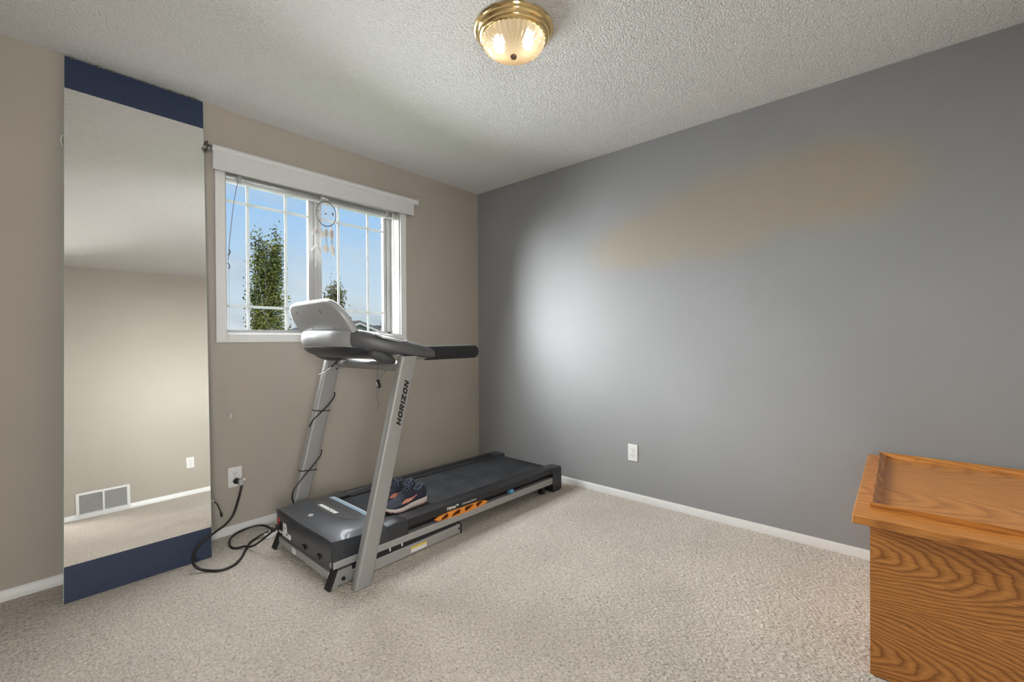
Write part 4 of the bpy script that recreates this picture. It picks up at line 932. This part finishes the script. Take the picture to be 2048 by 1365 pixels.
loop2 = [(-1.918,-0.468,0.142),(-1.935,-0.456,0.128),(-1.962,-0.400,0.080),(-1.985,-0.340,0.035),(-1.998,-0.292,0.014),(-2.012,-0.262,Z+.006),(-2.035,-0.245,Z),(-2.058,-0.212,Z),(-2.050,-0.145,Z),(-2.018,-0.070,Z),(-1.962,-0.036,Z+.006),(-1.895,-0.040,Z+.012),(-1.850,-0.062,Z+.010),(-1.825,-0.115,Z),(-1.828,-0.160,Z+.004),(-1.822,-0.176,Z+.030)]
pw = build(MB().tube(smoothpath(loop2), 0.0055, 10), 'power_lead', 'cord', tm)
build(MB().box(-1.928, -1.911, -0.480, -0.456, 0.130, 0.156), 'lead_plug', 'cord', pw, bevel=0.003)
ps = thing('power_bar', (-1.83, -0.20, 0), 'small white power bar on the carpet behind the treadmill foot', 'power bar')
build(MB().box(-1.895, -1.775, -0.235, -0.170, 0.0, 0.022), 'bar_body', 'plate', ps, bevel=0.004)
for x in (-1.848, -1.815): build(MB().box(x-.010, x+.010, -0.218, -0.190, 0.022, 0.040), 'bar_plug', 'cord', ps, bevel=0.003)
ac = thing('audio_cable', (-2.09, -0.05, 0.15), 'short thin cable with black jack poking out behind the mirror', 'cable')
build(MB().tube(smoothpath([(-2.165, -0.085, .275), (-2.130, -0.095, .257), (-2.108, -0.10, .241)]), 0.0026, 8), 'white_lead', 'white_string', ac)
build(MB().tube(smoothpath([(-2.108, -0.10, .241), (-2.094, -0.10, .221), (-2.083, -0.10, .190), (-2.077, -0.10, .168)]), 0.0028, 8), 'black_lead', 'cord', ac)
build(MB().tube([(-2.079, -0.10, .174), (-2.076, -0.10, .166), (-2.073, -0.10, .150), (-2.072, -0.10, .147)], [.003, .0065, .0065, .004], 10), 'jack', 'cord', ac)

# ------------------------------------------------------------------ outside: ground, poplars, neighbouring houses
M['lawn'] = mat('lawn', (0.10, 0.16, 0.05), rough=0.9, noise_amt=0.3, noise_scale=0.6)
M['bark'] = mat('poplar_bark', (0.34, 0.31, 0.26), rough=0.9, noise_amt=0.3, noise_scale=8)
def leafmat(name, a, b):
    m_ = mat(name, a, rough=0.55, spec=0.3); t = m_.node_tree; bs = t.nodes['Principled BSDF']; l = t.links.new
    co = nn(t, 'ShaderNodeTexCoord'); nz = nn(t, 'ShaderNodeTexNoise'); nz.inputs['Scale'].default_value = 1.4; nz.inputs['Detail'].default_value = 8; l(co.outputs['Object'], nz.inputs['Vector'])
    rp = ramp(t, [(0.35, a), (0.65, b)]); l(nz.outputs['Fac'], rp.inputs[0]); l(rp.outputs[0], bs.inputs['Base Color']); return m_
M['leaf'] = leafmat('poplar_leaf', (0.10, 0.13, 0.025), (0.27, 0.26, 0.055))
M['leaf_brown'] = leafmat('poplar_leaf_dry', (0.16, 0.13, 0.045), (0.22, 0.21, 0.06))
M['leaf_green'] = leafmat('bright_leaf', (0.14, 0.22, 0.03), (0.30, 0.40, 0.07))
GZ = -3.0
g = struct(MB().box(-60, 90, 3.0, 160, GZ-0.2, GZ), 'ground', 'lawn')
rng = random.Random(7)
def poplar(name, x, y, hgt, wid, nb, nleaf, leaf, label, lsize, seed, zl=0.0):
    rg_ = random.Random(seed); t_ = thing(name, (x, y, GZ), label, 'tree', 'trees beyond the window')
    tk = MB(); tk.tube([(x, y, GZ), (x+.05, y, GZ+hgt*.3), (x-.03, y, GZ+hgt*.65), (x, y, GZ+hgt*.97)], [wid*.06, wid*.05, wid*.03, wid*.006], 8)
    build(tk, 'trunk', 'bark', t_)
    br = MB(); pts = []
    for k in range(nb):
        z0_ = GZ + hgt*rg_.uniform(.12, .72); a = rg_.uniform(0, 2*PI); top_ = min(GZ+hgt*rg_.uniform(.86, 1.02), z0_ + hgt*rg_.uniform(.25, .42))
        rad = wid*.5*rg_.uniform(.55, 1.0)*(1-.55*((top_-GZ)/hgt)**3)
        p = [(x, y, z0_), (x+rad*.55*math.cos(a), y+rad*.55*math.sin(a), lerp(z0_, top_, .30)), (x+rad*.9*math.cos(a), y+rad*.9*math.sin(a), lerp(z0_, top_, .65)), (x+rad*math.cos(a+.1), y+rad*math.sin(a+.1), top_)]
        br.tube(p, [wid*.022, wid*.015, wid*.009, wid*.003], 5)
        sp = smoothpath(p, 6); pts += [(q, i/len(sp)) for i, q in enumerate(sp)][3:]
    build(br, 'branches', 'bark', t_)
    vs_ = []; fs_ = []
    for k in range(nleaf):
        q, f_ = rg_.choice(pts); sp_ = wid*.085
        c_ = q + Vector((rg_.gauss(0, sp_), rg_.gauss(0, sp_), rg_.gauss(0, sp_*1.6)))
        u = Vector((rg_.uniform(-1, 1), rg_.uniform(-1, 1), rg_.uniform(-1, 1))).normalized(); v = u.orthogonal().normalized(); s_ = lsize*rg_.uniform(.6, 1.25)
        o_ = len(vs_); vs_ += [tuple(c_+u*s_), tuple(c_+v*s_*.7), tuple(c_-u*s_), tuple(c_-v*s_*.7)]; fs_.append((o_, o_+1, o_+2, o_+3))
    mb = MB(); mb.add(vs_, fs_); fo = build(mb, 'foliage', leaf, t_, fixn=False); fo['kind'] = 'stuff'
poplar('poplar_tree', 5.36, 20, 9.25, 1.95, 46, 9000, 'leaf', 'tall green poplar seen through the left sash of the window', 0.075, 3)
poplar('poplar_tree', 10.75, 24, 8.05, 1.60, 26, 3600, 'leaf_brown', 'smaller brownish poplar seen through the right sash', 0.085, 5)
poplar('young_tree', 8.60, 22, 7.15, 1.1, 14, 900, 'leaf_green', 'sparse bright green tree peeking beside the window mullion', 0.09, 9)
poplar('young_tree', 7.10, 21, 5.05, 1.5, 12, 700, 'leaf_green', 'low leafy tree showing under the display board edge', 0.08, 11)
M['siding'] = mat('pale_siding', (0.46, 0.45, 0.43), rough=0.7); M['shingle'] = mat('brown_shingle', (0.17, 0.15, 0.14), rough=0.9, noise_amt=0.3, noise_scale=3)
M['shingle2'] = mat('dark_shingle', (0.10, 0.095, 0.09), rough=0.9, noise_amt=0.3, noise_scale=3); M['fascia'] = mat('white_fascia', (0.6, 0.58, 0.55), rough=0.6)
def house(name, x0, x1, y0, y1, ze, zr, gx, label, roofm, chimney=None):
    t_ = thing(name, ((x0+x1)/2, (y0+y1)/2, GZ), label, 'house', 'houses beyond the window')
    wl_ = MB(); wl_.prism([(x0, GZ), (x1, GZ), (x1, ze), (gx, zr-.12), (x0, ze)], 'Y', y0, y1); build(wl_, 'walls', 'siding', t_)
    for (xa, sg) in ((x0, -1), (x1, 1)):
        ex = xa + sg*.35; sl_ = (zr-ze)/abs(gx-xa); ez = ze - .35*sl_
        rf = MB().prism([(gx, zr), (ex, ez), (ex, ez+.14), (gx, zr+.14)], 'Y', y0-.35, y1+.35); r_ = build(rf, 'roof_slope', roofm, t_)
        build(MB().prism([(gx, zr-.16), (ex, ez-.16), (ex, ez), (gx, zr)], 'Y', y0-.37, y0-.30), 'fascia_board', 'fascia', r_)
    wz = ze-1.4
    wn_ = build(MB().box(lerp(x0, x1, .4), lerp(x0, x1, .6), y0-.05, y0, wz-.5, wz+.4), 'house_window', 'vinyl', t_)
    build(MB().box(lerp(x0, x1, .42), lerp(x0, x1, .58), y0-.06, y0-.05, wz-.45, wz+.35), 'window_pane', 'charcoal', wn_)
    if chimney: build(MB().box(chimney-.05, chimney+.05, y0+.6, y0+.7, zr, zr+.45), 'roof_vent', 'charcoal', t_)
house('neighbour_house', 12.0, 17.0, 28, 36, 1.55, 2.42, 14.55, 'pale gabled house peeking over the console through the window', 'shingle', 14.30)
house('neighbour_house', 21.0, 33.0, 40, 46, 1.95, 2.72, 27.0, 'low dark-roofed house at the bottom right window pane', 'shingle2')
